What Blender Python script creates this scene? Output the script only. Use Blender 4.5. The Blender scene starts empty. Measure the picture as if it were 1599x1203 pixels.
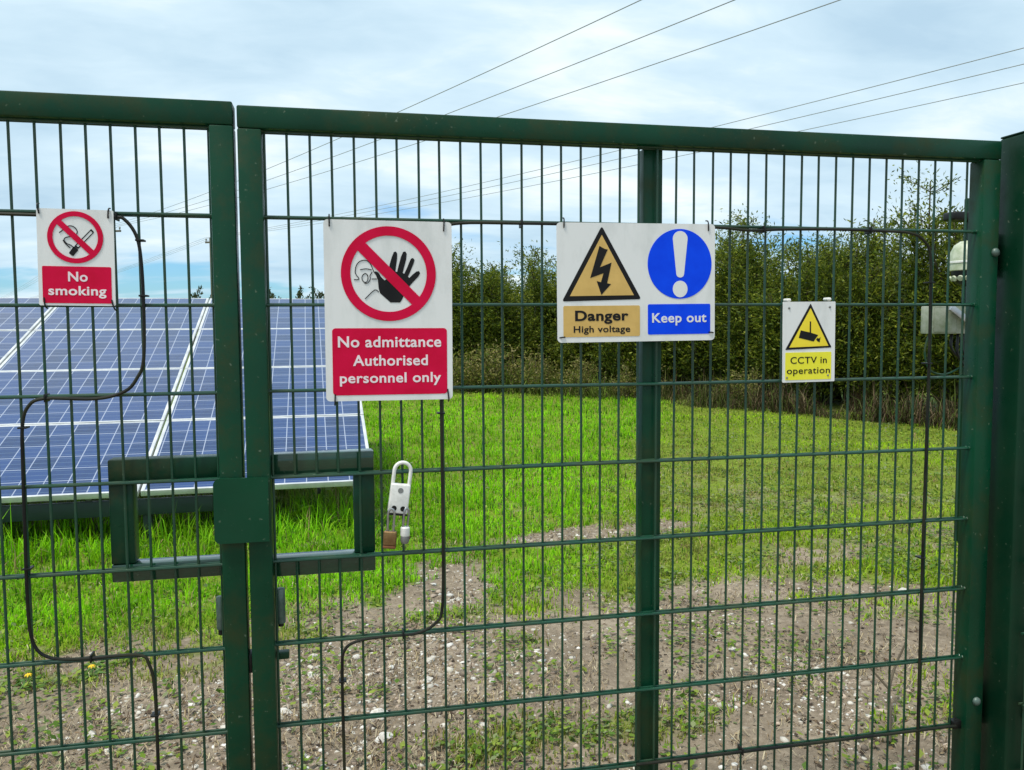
import bpy, bmesh, math, random
import numpy as np
from mathutils import Vector, Matrix

scene = bpy.context.scene
COL = scene.collection
R = math.radians
rng = np.random.default_rng(7)
random.seed(7)

# ------------------------------------------------------------------ camera
cd = bpy.data.cameras.new("camera")
cam = bpy.data.objects.new("camera", cd)
COL.objects.link(cam)
cd.sensor_width = 36.0
cd.lens = 36.0 * 1295.1 / 1599.0
cd.clip_start = 0.05
cd.clip_end = 3000
_r = Vector((0.97822259, -0.20747567, -0.00586512))
_u = Vector((0.02020926, 0.0670847, 0.99754259))
_w = Vector((0.20657236, 0.97593724, -0.0698167))
m = Matrix((( _r.x, _u.x, -_w.x), (_r.y, _u.y, -_w.y), (_r.z, _u.z, -_w.z)))
cam.matrix_world = Matrix.Translation((0.15437, -1.99505, 1.54616)) @ m.to_4x4()
scene.camera = cam

# ------------------------------------------------------------------ exposure
scene.view_settings.view_transform = 'Standard'
scene.view_settings.look = 'None'
scene.view_settings.exposure = 0.35
scene.view_settings.gamma = 1.0
scene.view_settings.use_curve_mapping = False
scene.cycles.max_bounces = 8
scene.cycles.transparent_max_bounces = 8

# ------------------------------------------------------------------ sun and sky
SUN_DIR = Vector((-0.34, -0.20, 0.92)).normalized()     # towards the sun
elev = math.asin(SUN_DIR.z)
azim = math.atan2(SUN_DIR.x, SUN_DIR.y)
sd = bpy.data.lights.new("sun", 'SUN')
sd.energy = 2.8
sd.angle = R(12)
sd.color = (1.0, 0.93, 0.82)
sun = bpy.data.objects.new("sun", sd)
COL.objects.link(sun)
sun.location = (0, 0, 30)
sun.rotation_euler = SUN_DIR.to_track_quat('Z', 'Y').to_euler()

world = bpy.data.worlds.new("World")
scene.world = world
world.use_nodes = True
nt = world.node_tree
nt.nodes.clear()


def N(tree, typ, **kw):
    n = tree.nodes.new(typ)
    for k, v in kw.items():
        if k.startswith('i_'):
            n.inputs[k[2:]].default_value = v
        else:
            setattr(n, k, v)
    return n


def ramp(tree, stops, interp='LINEAR'):
    n = tree.nodes.new('ShaderNodeValToRGB')
    n.color_ramp.interpolation = interp
    e = n.color_ramp.elements
    while len(e) > 1:
        e.remove(e[-1])
    e[0].position = stops[0][0]
    e[0].color = (*stops[0][1], 1) if len(stops[0][1]) == 3 else stops[0][1]
    for p, c in stops[1:]:
        x = e.new(p)
        x.color = (*c, 1) if len(c) == 3 else c
    return n


g = lambda v: (v, v, v)
sky = N(nt, 'ShaderNodeTexSky', sky_type='NISHITA', sun_disc=False, sun_elevation=elev, sun_rotation=azim,
        air_density=1.0, dust_density=0.6, ozone_density=1.5)
tc = N(nt, 'ShaderNodeTexCoord')
sep = N(nt, 'ShaderNodeSeparateXYZ')
nt.links.new(tc.outputs['Generated'], sep.inputs[0])
# clouds lie on a high plane: direction / elevation gives their flattened perspective
zmax = N(nt, 'ShaderNodeMath', operation='MAXIMUM'); zmax.inputs[1].default_value = 0.0
nt.links.new(sep.outputs['Z'], zmax.inputs[0])
zadd = N(nt, 'ShaderNodeMath', operation='ADD'); zadd.inputs[1].default_value = 0.22
nt.links.new(zmax.outputs[0], zadd.inputs[0])
div = N(nt, 'ShaderNodeVectorMath', operation='DIVIDE')
comb = N(nt, 'ShaderNodeCombineXYZ')
for k in 'XYZ':
    nt.links.new(zadd.outputs[0], comb.inputs[k])
nt.links.new(tc.outputs['Generated'], div.inputs[0])
nt.links.new(comb.outputs[0], div.inputs[1])
mp = N(nt, 'ShaderNodeMapping')
mp.inputs['Location'].default_value = (3.1, 1.7, 0.4)
mp.inputs['Rotation'].default_value = (0, 0, R(25))
mp.inputs['Scale'].default_value = (0.75, 1.5, 0.6)
nt.links.new(div.outputs[0], mp.inputs['Vector'])
nz1 = N(nt, 'ShaderNodeTexNoise'); nz1.inputs['Scale'].default_value = 1.5
nz1.inputs['Detail'].default_value = 7; nz1.inputs['Roughness'].default_value = 0.52
nz1.inputs['Distortion'].default_value = 0.35
nt.links.new(mp.outputs[0], nz1.inputs['Vector'])
mp2 = N(nt, 'ShaderNodeMapping')
mp2.inputs['Location'].default_value = (11.0, 4.0, 2.0)
mp2.inputs['Scale'].default_value = (0.8, 1.1, 0.6)
nt.links.new(div.outputs[0], mp2.inputs['Vector'])
nz2 = N(nt, 'ShaderNodeTexNoise'); nz2.inputs['Scale'].default_value = 1.7
nz2.inputs['Detail'].default_value = 5; nz2.inputs['Roughness'].default_value = 0.5
nt.links.new(mp2.outputs[0], nz2.inputs['Vector'])
# cover: near overcast, with breaks low down
low = N(nt, 'ShaderNodeMapRange'); low.clamp = True
low.inputs['From Min'].default_value = 0.03; low.inputs['From Max'].default_value = 0.17
low.inputs['To Min'].default_value = -0.06; low.inputs['To Max'].default_value = 0.31
nt.links.new(sep.outputs['Z'], low.inputs['Value'])
addc = N(nt, 'ShaderNodeMath', operation='ADD')
nt.links.new(nz1.outputs['Fac'], addc.inputs[0]); nt.links.new(low.outputs[0], addc.inputs[1])
cover = ramp(nt, [(0.40, g(0)), (0.56, g(1))], 'EASE')
nt.links.new(addc.outputs[0], cover.inputs['Fac'])
cloudcol = ramp(nt, [(0.30, (5.3, 7.4, 9.1)), (0.42, (6.3, 8.4, 9.9)), (0.55, (7.4, 9.4, 10.7)), (0.70, (10.2, 11.2, 11.6))])
nz3 = N(nt, 'ShaderNodeTexNoise'); nz3.inputs['Scale'].default_value = 4.5
nz3.inputs['Detail'].default_value = 8; nz3.inputs['Roughness'].default_value = 0.6; nz3.inputs['Distortion'].default_value = 0.5
nt.links.new(mp.outputs[0], nz3.inputs['Vector'])
cm1 = N(nt, 'ShaderNodeMath', operation='MULTIPLY_ADD'); cm1.inputs[1].default_value = 0.34; cm1.inputs[2].default_value = -0.145
nt.links.new(nz3.outputs['Fac'], cm1.inputs[0])
cm2 = N(nt, 'ShaderNodeMath', operation='ADD')
nt.links.new(nz2.outputs['Fac'], cm2.inputs[0]); nt.links.new(cm1.outputs[0], cm2.inputs[1])
nt.links.new(cm2.outputs[0], cloudcol.inputs['Fac'])
# saturated clear sky between the clouds
skyc = N(nt, 'ShaderNodeMix', data_type='RGBA', blend_type='MULTIPLY')
skyc.inputs['Factor'].default_value = 1.0
skyc.inputs[7].default_value = (0.75, 1.25, 1.7, 1)
nt.links.new(sky.outputs[0], skyc.inputs[6])
mix = N(nt, 'ShaderNodeMix', data_type='RGBA')
nt.links.new(cover.outputs['Color'], mix.inputs['Factor'])
nt.links.new(skyc.outputs[2], mix.inputs[6])
nt.links.new(cloudcol.outputs['Color'], mix.inputs[7])
bg = N(nt, 'ShaderNodeBackground'); bg.inputs['Strength'].default_value = 0.075
nt.links.new(mix.outputs[2], bg.inputs['Color'])
wo = N(nt, 'ShaderNodeOutputWorld')
nt.links.new(bg.outputs[0], wo.inputs['Surface'])


# ------------------------------------------------------------------ materials
def mat(name, rough=0.6, metal=0.0, spec=0.5, coat=0.0):
    M = bpy.data.materials.new(name)
    M.use_nodes = True
    b = M.node_tree.nodes['Principled BSDF']
    b.inputs['Roughness'].default_value = rough
    b.inputs['Metallic'].default_value = metal
    b.inputs['Specular IOR Level'].default_value = spec
    b.inputs['Coat Weight'].default_value = coat
    return M, M.node_tree, b


def mottled(name, c1, c2, scale=8, rough=0.5, metal=0.0, bump=0.0, bscale=60, lo=0.35, hi=0.65, coat=0.0, spec=0.5, stretch=(1, 1, 1), rvar=0.12):
    M, t, b = mat(name, rough, metal, spec, coat)
    tc = N(t, 'ShaderNodeTexCoord')
    mp = N(t, 'ShaderNodeMapping'); mp.inputs['Scale'].default_value = stretch
    t.links.new(tc.outputs['Object'], mp.inputs[0])
    nz = N(t, 'ShaderNodeTexNoise'); nz.inputs['Scale'].default_value = scale
    nz.inputs['Detail'].default_value = 6; nz.inputs['Roughness'].default_value = 0.65
    t.links.new(mp.outputs[0], nz.inputs['Vector'])
    rp = ramp(t, [(lo, c1), (hi, c2)])
    t.links.new(nz.outputs['Fac'], rp.inputs['Fac'])
    t.links.new(rp.outputs['Color'], b.inputs['Base Color'])
    mr = N(t, 'ShaderNodeMapRange')
    mr.inputs['From Min'].default_value = 0.3; mr.inputs['From Max'].default_value = 0.7
    mr.inputs['To Min'].default_value = max(0.02, rough - rvar); mr.inputs['To Max'].default_value = min(1, rough + rvar)
    t.links.new(nz.outputs['Fac'], mr.inputs['Value'])
    t.links.new(mr.outputs[0], b.inputs['Roughness'])
    if bump:
        n2 = N(t, 'ShaderNodeTexNoise'); n2.inputs['Scale'].default_value = bscale; n2.inputs['Detail'].default_value = 4
        t.links.new(tc.outputs['Object'], n2.inputs['Vector'])
        bp = N(t, 'ShaderNodeBump'); bp.inputs['Strength'].default_value = bump; bp.inputs['Distance'].default_value = 0.002
        t.links.new(n2.outputs['Fac'], bp.inputs['Height'])
        t.links.new(bp.outputs[0], b.inputs['Normal'])
    return M


def green_paint(name, base, algae, amount):
    """powder coated steel, worn and greened with algae in blotches"""
    M, t, b = mat(name, 0.38, 0.0, 0.22)
    tc = N(t, 'ShaderNodeTexCoord')
    nz = N(t, 'ShaderNodeTexNoise'); nz.inputs['Scale'].default_value = 7; nz.inputs['Detail'].default_value = 8
    nz.inputs['Roughness'].default_value = 0.7
    t.links.new(tc.outputs['Object'], nz.inputs['Vector'])
    rp = ramp(t, [(0.47, g(0)), (0.70, g(amount))])
    t.links.new(nz.outputs['Fac'], rp.inputs['Fac'])
    n3 = N(t, 'ShaderNodeTexNoise'); n3.inputs['Scale'].default_value = 3.0; n3.inputs['Detail'].default_value = 3
    t.links.new(tc.outputs['Object'], n3.inputs['Vector'])
    r3 = ramp(t, [(0.3, tuple(c * 0.75 for c in base)), (0.7, tuple(c * 1.3 for c in base))])
    t.links.new(n3.outputs['Fac'], r3.inputs['Fac'])
    mx = N(t, 'ShaderNodeMix', data_type='RGBA')
    t.links.new(rp.outputs['Color'], mx.inputs['Factor'])
    t.links.new(r3.outputs['Color'], mx.inputs[6]); mx.inputs[7].default_value = (*algae, 1)
    # small chips and specks of bird lime
    n4 = N(t, 'ShaderNodeTexNoise'); n4.inputs['Scale'].default_value = 85; n4.inputs['Detail'].default_value = 2
    t.links.new(tc.outputs['Object'], n4.inputs['Vector'])
    r4 = ramp(t, [(0.70, g(0)), (0.78, g(0.6))])
    t.links.new(n4.outputs['Fac'], r4.inputs['Fac'])
    m2 = N(t, 'ShaderNodeMix', data_type='RGBA')
    t.links.new(r4.outputs['Color'], m2.inputs['Factor'])
    t.links.new(mx.outputs[2], m2.inputs[6]); m2.inputs[7].default_value = (0.13, 0.17, 0.12, 1)
    t.links.new(m2.outputs[2], b.inputs['Base Color'])
    b.inputs['Specular IOR Level'].default_value = 0.5 if 'wire' in name else 0.22
    mr = N(t, 'ShaderNodeMapRange')
    mr.inputs['From Min'].default_value = 0.35; mr.inputs['From Max'].default_value = 0.7
    mr.inputs['To Min'].default_value = 0.24; mr.inputs['To Max'].default_value = 0.6
    t.links.new(nz.outputs['Fac'], mr.inputs['Value']); t.links.new(mr.outputs[0], b.inputs['Roughness'])
    bp = N(t, 'ShaderNodeBump'); bp.inputs['Strength'].default_value = 0.25; bp.inputs['Distance'].default_value = 0.0015
    n5 = N(t, 'ShaderNodeTexNoise'); n5.inputs['Scale'].default_value = 30
    t.links.new(tc.outputs['Object'], n5.inputs['Vector'])
    t.links.new(n5.outputs['Fac'], bp.inputs['Height']); t.links.new(bp.outputs[0], b.inputs['Normal'])
    return M


def attr_mat(name, rough=0.6, trans=0.0, spec=0.3, attr='Col'):
    """leaf like material reading each leaf's own colour; light also passes through"""
    M, t, b = mat(name, rough, 0, spec)
    at = N(t, 'ShaderNodeAttribute', attribute_name=attr)
    t.links.new(at.outputs['Color'], b.inputs['Base Color'])
    if trans:
        tr = N(t, 'ShaderNodeBsdfTranslucent')
        t.links.new(at.outputs['Color'], tr.inputs['Color'])
        ms = N(t, 'ShaderNodeMixShader'); ms.inputs[0].default_value = trans
        out = t.nodes['Material Output']
        t.links.new(b.outputs[0], ms.inputs[1]); t.links.new(tr.outputs[0], ms.inputs[2])
        t.links.new(ms.outputs[0], out.inputs['Surface'])
    return M


MAT = {}
MAT['gate'] = green_paint('gate green paint', (0.0018, 0.040, 0.018), (0.030, 0.038, 0.010), 0.75)
MAT['plate'] = green_paint('lock plate green paint', (0.0018, 0.045, 0.020), (0.010, 0.042, 0.018), 0.25)
MAT['mossy'] = green_paint('mossy green paint', (0.003, 0.036, 0.016), (0.045, 0.047, 0.018), 0.9)
MAT['gloss'] = green_paint('glossy guard paint', (0.0018, 0.040, 0.018), (0.02, 0.034, 0.012), 0.3)
MAT['gloss'].node_tree.nodes['Principled BSDF'].inputs['Coat Weight'].default_value = 1.0
MAT['gloss'].node_tree.nodes['Principled BSDF'].inputs['Coat Roughness'].default_value = 0.06
MAT['gloss'].node_tree.nodes['Principled BSDF'].inputs['Coat IOR'].default_value = 1.55
MAT['wire'] = green_paint('mesh wire paint', (0.005, 0.046, 0.024), (0.036, 0.050, 0.017), 0.7)
MAT['post'] = green_paint('gate post paint', (0.0022, 0.026, 0.012), (0.008, 0.024, 0.009), 0.4)
MAT['cable'] = mottled('black cable with algae', (0.004, 0.0045, 0.0045), (0.028, 0.030, 0.012), 5, 0.5, spec=0.3, lo=0.42, hi=0.72)
MAT['sleeve'] = mottled('dull green zinc', (0.035, 0.075, 0.06), (0.12, 0.17, 0.15), 18, 0.4, 0.2)
MAT['black'] = mottled('black plastic', (0.004, 0.0045, 0.0045), (0.009, 0.01, 0.009), 30, 0.45, spec=0.3)
MAT['steel'] = mottled('zinc steel', (0.32, 0.33, 0.34), (0.5, 0.51, 0.52), 20, 0.38, 0.9)
MAT['sign_white'] = mottled('sign white', (0.55, 0.57, 0.555), (0.74, 0.75, 0.745), 11, 0.42, lo=0.22, hi=0.52, stretch=(1, 1, 0.35))
MAT['sign_red'] = mottled('sign red', (0.54, 0.002, 0.036), (0.64, 0.004, 0.055), 12, 0.5, spec=0.12)
MAT['sign_black'] = mottled('sign black', (0.006, 0.006, 0.007), (0.011, 0.011, 0.012), 12, 0.5, spec=0.2)
MAT['sign_blue'] = mottled('sign blue', (0.002, 0.052, 0.78), (0.003, 0.070, 0.88), 12, 0.45, spec=0.10)
MAT['sign_amber'] = mottled('sign faded amber', (0.56, 0.36, 0.095), (0.66, 0.43, 0.125), 18, 0.5)
MAT['sign_yellow'] = mottled('sign yellow', (0.82, 0.62, 0.02), (0.88, 0.72, 0.035), 12, 0.4)
MAT['sign_lemon'] = mottled('sign lemon', (0.78, 0.74, 0.02), (0.86, 0.80, 0.04), 12, 0.4)
MAT['sign_pink'] = mottled('sign letter white', (0.76, 0.66, 0.70), (0.84, 0.76, 0.79), 25, 0.45)
MAT['frame_alu'] = mottled('module frame aluminium', (0.55, 0.56, 0.57), (0.72, 0.73, 0.73), 6, 0.4, 0.35)
MAT['lock_white'] = mottled('lock off white', (0.60, 0.60, 0.57), (0.76, 0.76, 0.73), 60, 0.4, lo=0.3, hi=0.55)
MAT['brass'] = mottled('aged brass', (0.16, 0.09, 0.035), (0.27, 0.17, 0.07), 60, 0.45, 0.6)
MAT['rust'] = mottled('rust stain', (0.13, 0.045, 0.015), (0.2, 0.08, 0.03), 50, 0.8)
MAT['box_grey'] = mottled('box grey lichen', (0.13, 0.17, 0.085), (0.33, 0.35, 0.29), 9, 0.6)
MAT['cam_white'] = mottled('camera off white', (0.30, 0.36, 0.22), (0.55, 0.59, 0.47), 14, 0.45)
MAT['wood'] = mottled('weathered wood', (0.09, 0.075, 0.06), (0.17, 0.15, 0.12), 10, 0.8, stretch=(6, 6, 0.7))
MAT['stem'] = mottled('brown stems', (0.05, 0.038, 0.022), (0.10, 0.08, 0.05), 6, 0.85)
MAT['line'] = mottled('power line', (0.24, 0.26, 0.28), (0.30, 0.32, 0.34), 1, 0.6)
MAT['dark_rail'] = mottled('dark steel rail', (0.012, 0.03, 0.026), (0.02, 0.045, 0.036), 10, 0.5, 0.2)
MAT['galv'] = mottled('galvanised', (0.18, 0.19, 0.19), (0.3, 0.31, 0.31), 10, 0.5, 0.6)
MAT['stone'] = mottled('pale flint', (0.40, 0.37, 0.32), (0.72, 0.70, 0.66), 35, 0.8, bump=0.4, bscale=90)
MAT['grass'] = attr_mat('grass blades', 0.6, 0.42, 0.15)
MAT['leaf'] = attr_mat('shrub leaves', 0.5, 0.38, 0.2)
MAT['straw'] = attr_mat('dry straw', 0.8, 0.1, 0.2)
MAT['gravel'] = attr_mat('gravel stones', 0.85, 0.0, 0.3)
MAT['petal'] = mottled('dandelion yellow', (0.78, 0.5, 0.01), (0.86, 0.62, 0.02), 90, 0.6)


def module_glass():
    M, t, b = mat('solar cell glass', 0.35, 0.0, 0.15, 0.75)
    b.inputs['Coat Roughness'].default_value = 0.06
    tc = N(t, 'ShaderNodeTexCoord'); sp = N(t, 'ShaderNodeSeparateXYZ')
    t.links.new(tc.outputs['Object'], sp.inputs[0])

    def lines(axis, pitch, width, off):
        a = N(t, 'ShaderNodeMath', operation='ADD'); a.inputs[1].default_value = off
        t.links.new(sp.outputs[axis], a.inputs[0])
        d = N(t, 'ShaderNodeMath', operation='DIVIDE'); d.inputs[1].default_value = pitch
        t.links.new(a.outputs[0], d.inputs[0])
        f = N(t, 'ShaderNodeMath', operation='FRACT'); t.links.new(d.outputs[0], f.inputs[0])
        s = N(t, 'ShaderNodeMath', operation='SUBTRACT'); s.inputs[1].default_value = 0.5
        t.links.new(f.outputs[0], s.inputs[0])
        ab = N(t, 'ShaderNodeMath', operation='ABSOLUTE'); t.links.new(s.outputs[0], ab.inputs[0])
        gt = N(t, 'ShaderNodeMath', operation='GREATER_THAN'); gt.inputs[1].default_value = 0.5 - width / pitch / 2
        t.links.new(ab.outputs[0], gt.inputs[0])
        return gt, d
    cw, ch = 0.159, 0.1975
    gx, dx = lines('X', cw, 0.0075, -0.040)
    gy, dy = lines('Y', ch, 0.009, -0.022)
    bx, _ = lines('Y', ch / 3, 0.0045, -0.022 + ch / 6)
    # each cell has its own crystal tone
    fl1 = N(t, 'ShaderNodeMath', operation='FLOOR'); t.links.new(dx.outputs[0], fl1.inputs[0])
    fl2 = N(t, 'ShaderNodeMath', operation='FLOOR'); t.links.new(dy.outputs[0], fl2.inputs[0])
    cb = N(t, 'ShaderNodeCombineXYZ'); t.links.new(fl1.outputs[0], cb.inputs[0]); t.links.new(fl2.outputs[0], cb.inputs[1])
    oi = N(t, 'ShaderNodeObjectInfo'); t.links.new(oi.outputs['Random'], cb.inputs[2])
    wn = N(t, 'ShaderNodeTexWhiteNoise', noise_dimensions='3D'); t.links.new(cb.outputs[0], wn.inputs['Vector'])
    vo = N(t, 'ShaderNodeTexVoronoi'); vo.inputs['Scale'].default_value = 45
    t.links.new(tc.outputs['Object'], vo.inputs['Vector'])
    av = N(t, 'ShaderNodeMath', operation='MULTIPLY_ADD'); av.inputs[1].default_value = 0.35
    spc = N(t, 'ShaderNodeSeparateColor'); t.links.new(vo.outputs['Color'], spc.inputs[0])
    t.links.new(spc.outputs[0], av.inputs[0]); t.links.new(wn.outputs['Value'], av.inputs[2])
    rp = ramp(t, [(0.0, (0.003, 0.019, 0.085)), (1.0, (0.008, 0.040, 0.165))])
    t.links.new(av.outputs[0], rp.inputs['Fac'])
    m1 = N(t, 'ShaderNodeMix', data_type='RGBA'); t.links.new(bx.outputs[0], m1.inputs['Factor'])
    t.links.new(rp.outputs['Color'], m1.inputs[6]); m1.inputs[7].default_value = (0.09, 0.14, 0.24, 1)
    mxx = N(t, 'ShaderNodeMath', operation='MAXIMUM')
    t.links.new(gx.outputs[0], mxx.inputs[0]); t.links.new(gy.outputs[0], mxx.inputs[1])
    m2 = N(t, 'ShaderNodeMix', data_type='RGBA'); t.links.new(mxx.outputs[0], m2.inputs['Factor'])
    t.links.new(m1.outputs[2], m2.inputs[6]); m2.inputs[7].default_value = (0.29, 0.33, 0.44, 1)
    t.links.new(m2.outputs[2], b.inputs['Base Color'])
    return M


MAT['glass'] = module_glass()


# ------------------------------------------------------------------ object helpers
def tag(o, label=None, cat=None, group=None, kind=None):
    if label: o['label'] = label
    if cat: o['category'] = cat
    if group: o['group'] = group
    if kind: o['kind'] = kind
    return o


def thing(name, loc, label, cat, group=None, rz=0.0):
    o = bpy.data.objects.new(name, None)
    o.empty_display_size = 0.1
    COL.objects.link(o)
    o.location = loc
    o.rotation_euler = (0, 0, rz)
    return tag(o, label, cat, group)


def link(name, me, material=None, parent=None, loc=(0, 0, 0), rot=(0, 0, 0)):
    o = bpy.data.objects.new(name, me)
    COL.objects.link(o)
    if material is not None and not me.materials:
        me.materials.append(material)
    o.location = loc
    o.rotation_euler = rot
    if parent is not None:
        o.parent = parent
    return o


class MB:
    """collects shapes into one bmesh, built as ONE mesh object"""
    def __init__(self):
        self.bm = bmesh.new()

    def box(self, x0, x1, y0, y1, z0, z1, bev=0.0, seg=2):
        b = bmesh.new()
        bmesh.ops.create_cube(b, size=1)
        bmesh.ops.scale(b, vec=(x1 - x0, y1 - y0, z1 - z0), verts=b.verts)
        bmesh.ops.translate(b, vec=((x0 + x1) / 2, (y0 + y1) / 2, (z0 + z1) / 2), verts=b.verts)
        if bev:
            bmesh.ops.bevel(b, geom=b.edges[:], offset=bev, segments=seg, profile=0.5, affect='EDGES')
        self._add(b)
        return self

    def _add(self, b, mx=None):
        if mx is not None:
            bmesh.ops.transform(b, matrix=mx, verts=b.verts)
        me = bpy.data.meshes.new('tmp')
        b.to_mesh(me); b.free()
        self.bm.from_mesh(me)
        bpy.data.meshes.remove(me)

    def cyl(self, p0, p1, r0, r1=None, n=10, bev=0.0):
        p0, p1 = Vector(p0), Vector(p1)
        r1 = r0 if r1 is None else r1
        d = p1 - p0
        b = bmesh.new()
        bmesh.ops.create_cone(b, cap_ends=True, segments=n, radius1=r0, radius2=r1, depth=d.length)
        if bev:
            es = [e for e in b.edges if abs(e.verts[0].co.z - e.verts[1].co.z) < 1e-6]
            bmesh.ops.bevel(b, geom=es, offset=bev, segments=2, profile=0.5, affect='EDGES')
        self._add(b, Matrix.Translation((p0 + p1) / 2) @ d.to_track_quat('Z', 'Y').to_matrix().to_4x4())
        return self

    def tube(self, pts, r, n=8, caps=True):
        pts = [Vector(p) for p in pts]
        rs = r if isinstance(r, (list, tuple)) else [r] * len(pts)
        rings = []
        t0 = (pts[1] - pts[0]).normalized()
        ref = Vector((0, 1, 0)) if abs(t0.y) < 0.9 else Vector((1, 0, 0))
        a = t0.cross(ref).normalized()
        for i, p in enumerate(pts):
            t = (pts[min(i + 1, len(pts) - 1)] - pts[max(i - 1, 0)]).normalized()
            a = (a - t * a.dot(t)).normalized()
            b = t.cross(a)
            rings.append([self.bm.verts.new(p + (a * math.cos(k * 2 * math.pi / n) + b * math.sin(k * 2 * math.pi / n)) * rs[i]) for k in range(n)])
        for i in range(len(rings) - 1):
            for k in range(n):
                self.bm.faces.new((rings[i][k], rings[i][(k + 1) % n], rings[i + 1][(k + 1) % n], rings[i + 1][k]))
        if caps:
            self.bm.faces.new(rings[0][::-1]); self.bm.faces.new(rings[-1])
        return self

    def lathe(self, prof, center, n=24, axis=None):
        c = Vector(center)
        q = (Vector(axis).to_track_quat('Z', 'Y').to_matrix() if axis else Matrix.Identity(3))
        rings = []
        for r, z in prof:
            rings.append([self.bm.verts.new(c + q @ Vector((r * math.cos(k * 2 * math.pi / n), r * math.sin(k * 2 * math.pi / n), z))) for k in range(n)])
        for i in range(len(rings) - 1):
            for k in range(n):
                self.bm.faces.new((rings[i][k], rings[i][(k + 1) % n], rings[i + 1][(k + 1) % n], rings[i + 1][k]))
        if prof[0][0] > 1e-4: self.bm.faces.new(rings[0][::-1])
        if prof[-1][0] > 1e-4: self.bm.faces.new(rings[-1])
        return self

    def build(self, name, material, parent=None, loc=(0, 0, 0), smooth=True, rot=(0, 0, 0)):
        bmesh.ops.remove_doubles(self.bm, verts=self.bm.verts, dist=1e-6)
        bmesh.ops.recalc_face_normals(self.bm, faces=self.bm.faces)
        me = bpy.data.meshes.new(name)
        self.bm.to_mesh(me); self.bm.free()
        if smooth:
            me.polygons.foreach_set('use_smooth', [True] * len(me.polygons))
            try:
                me.set_sharp_from_angle(angle=R(40))
            except Exception:
                pass
        return link(name, me, material, parent, loc, rot)


def smooth_path(pts, sub=6):
    """Catmull-Rom through the points"""
    pts = [Vector(p) for p in pts]
    out = []
    for i in range(len(pts) - 1):
        p0, p1, p2, p3 = pts[max(i - 1, 0)], pts[i], pts[i + 1], pts[min(i + 2, len(pts) - 1)]
        for k in range(sub):
            t = k / sub
            out.append(0.5 * ((2 * p1) + (p2 - p0) * t + (2 * p0 - 5 * p1 + 4 * p2 - p3) * t * t + (3 * p1 - p0 - 3 * p2 + p3) * t ** 3))
    out.append(pts[-1])
    return out


def np_mesh(name, verts, faces4=None, faces3=None, colors=None):
    """fast mesh from numpy arrays; colors per vertex"""
    me = bpy.data.meshes.new(name)
    verts = np.asarray(verts, np.float32).reshape(-1, 3)
    f4 = np.zeros((0, 4), np.int32) if faces4 is None else np.asarray(faces4, np.int32)
    f3 = np.zeros((0, 3), np.int32) if faces3 is None else np.asarray(faces3, np.int32)
    loops = np.concatenate([f4.ravel(), f3.ravel()])
    starts = np.concatenate([np.arange(len(f4)) * 4, len(f4) * 4 + np.arange(len(f3)) * 3]).astype(np.int32)
    me.vertices.add(len(verts)); me.vertices.foreach_set('co', verts.ravel())
    me.loops.add(len(loops)); me.loops.foreach_set('vertex_index', loops)
    me.polygons.add(len(starts)); me.polygons.foreach_set('loop_start', starts)
    if colors is not None:
        a = me.color_attributes.new('Col', 'FLOAT_COLOR', 'POINT')
        c = np.ones((len(verts), 4), np.float32); c[:, :3] = colors
        a.data.foreach_set('color', c.ravel())
    me.update(calc_edges=True)
    me.validate()
    return me


def copy_tree(o, parent=None):
    c = o.copy()
    COL.objects.link(c)
    c.parent = parent
    for ch in [x for x in COL.objects if x.parent == o]:
        copy_tree(ch, c)
    return c


# ------------------------------------------------------------------ ground: cover map and terrain
def vnoise(x, y, s, seed):
    """value noise in numpy"""
    r = np.random.default_rng(seed).random((64, 64))
    x = np.asarray(x) / s; y = np.asarray(y) / s
    xi = np.floor(x).astype(int); yi = np.floor(y).astype(int)
    fx = x - xi; fy = y - yi
    fx = fx * fx * (3 - 2 * fx); fy = fy * fy * (3 - 2 * fy)
    a = r[xi % 64, yi % 64]; b = r[(xi + 1) % 64, yi % 64]; c = r[xi % 64, (yi + 1) % 64]; d = r[(xi + 1) % 64, (yi + 1) % 64]
    return (a * (1 - fx) + b * fx) * (1 - fy) + (c * (1 - fx) + d * fx) * fy


def fbm(x, y, s, seed):
    return 0.5 * vnoise(x, y, s, seed) + 0.3 * vnoise(x, y, s / 2.1, seed + 1) + 0.2 * vnoise(x, y, s / 4.3, seed + 2)


def sstep(a, b, v):
    t = np.clip((v - a) / (b - a), 0, 1)
    return t * t * (3 - 2 * t)


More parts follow.
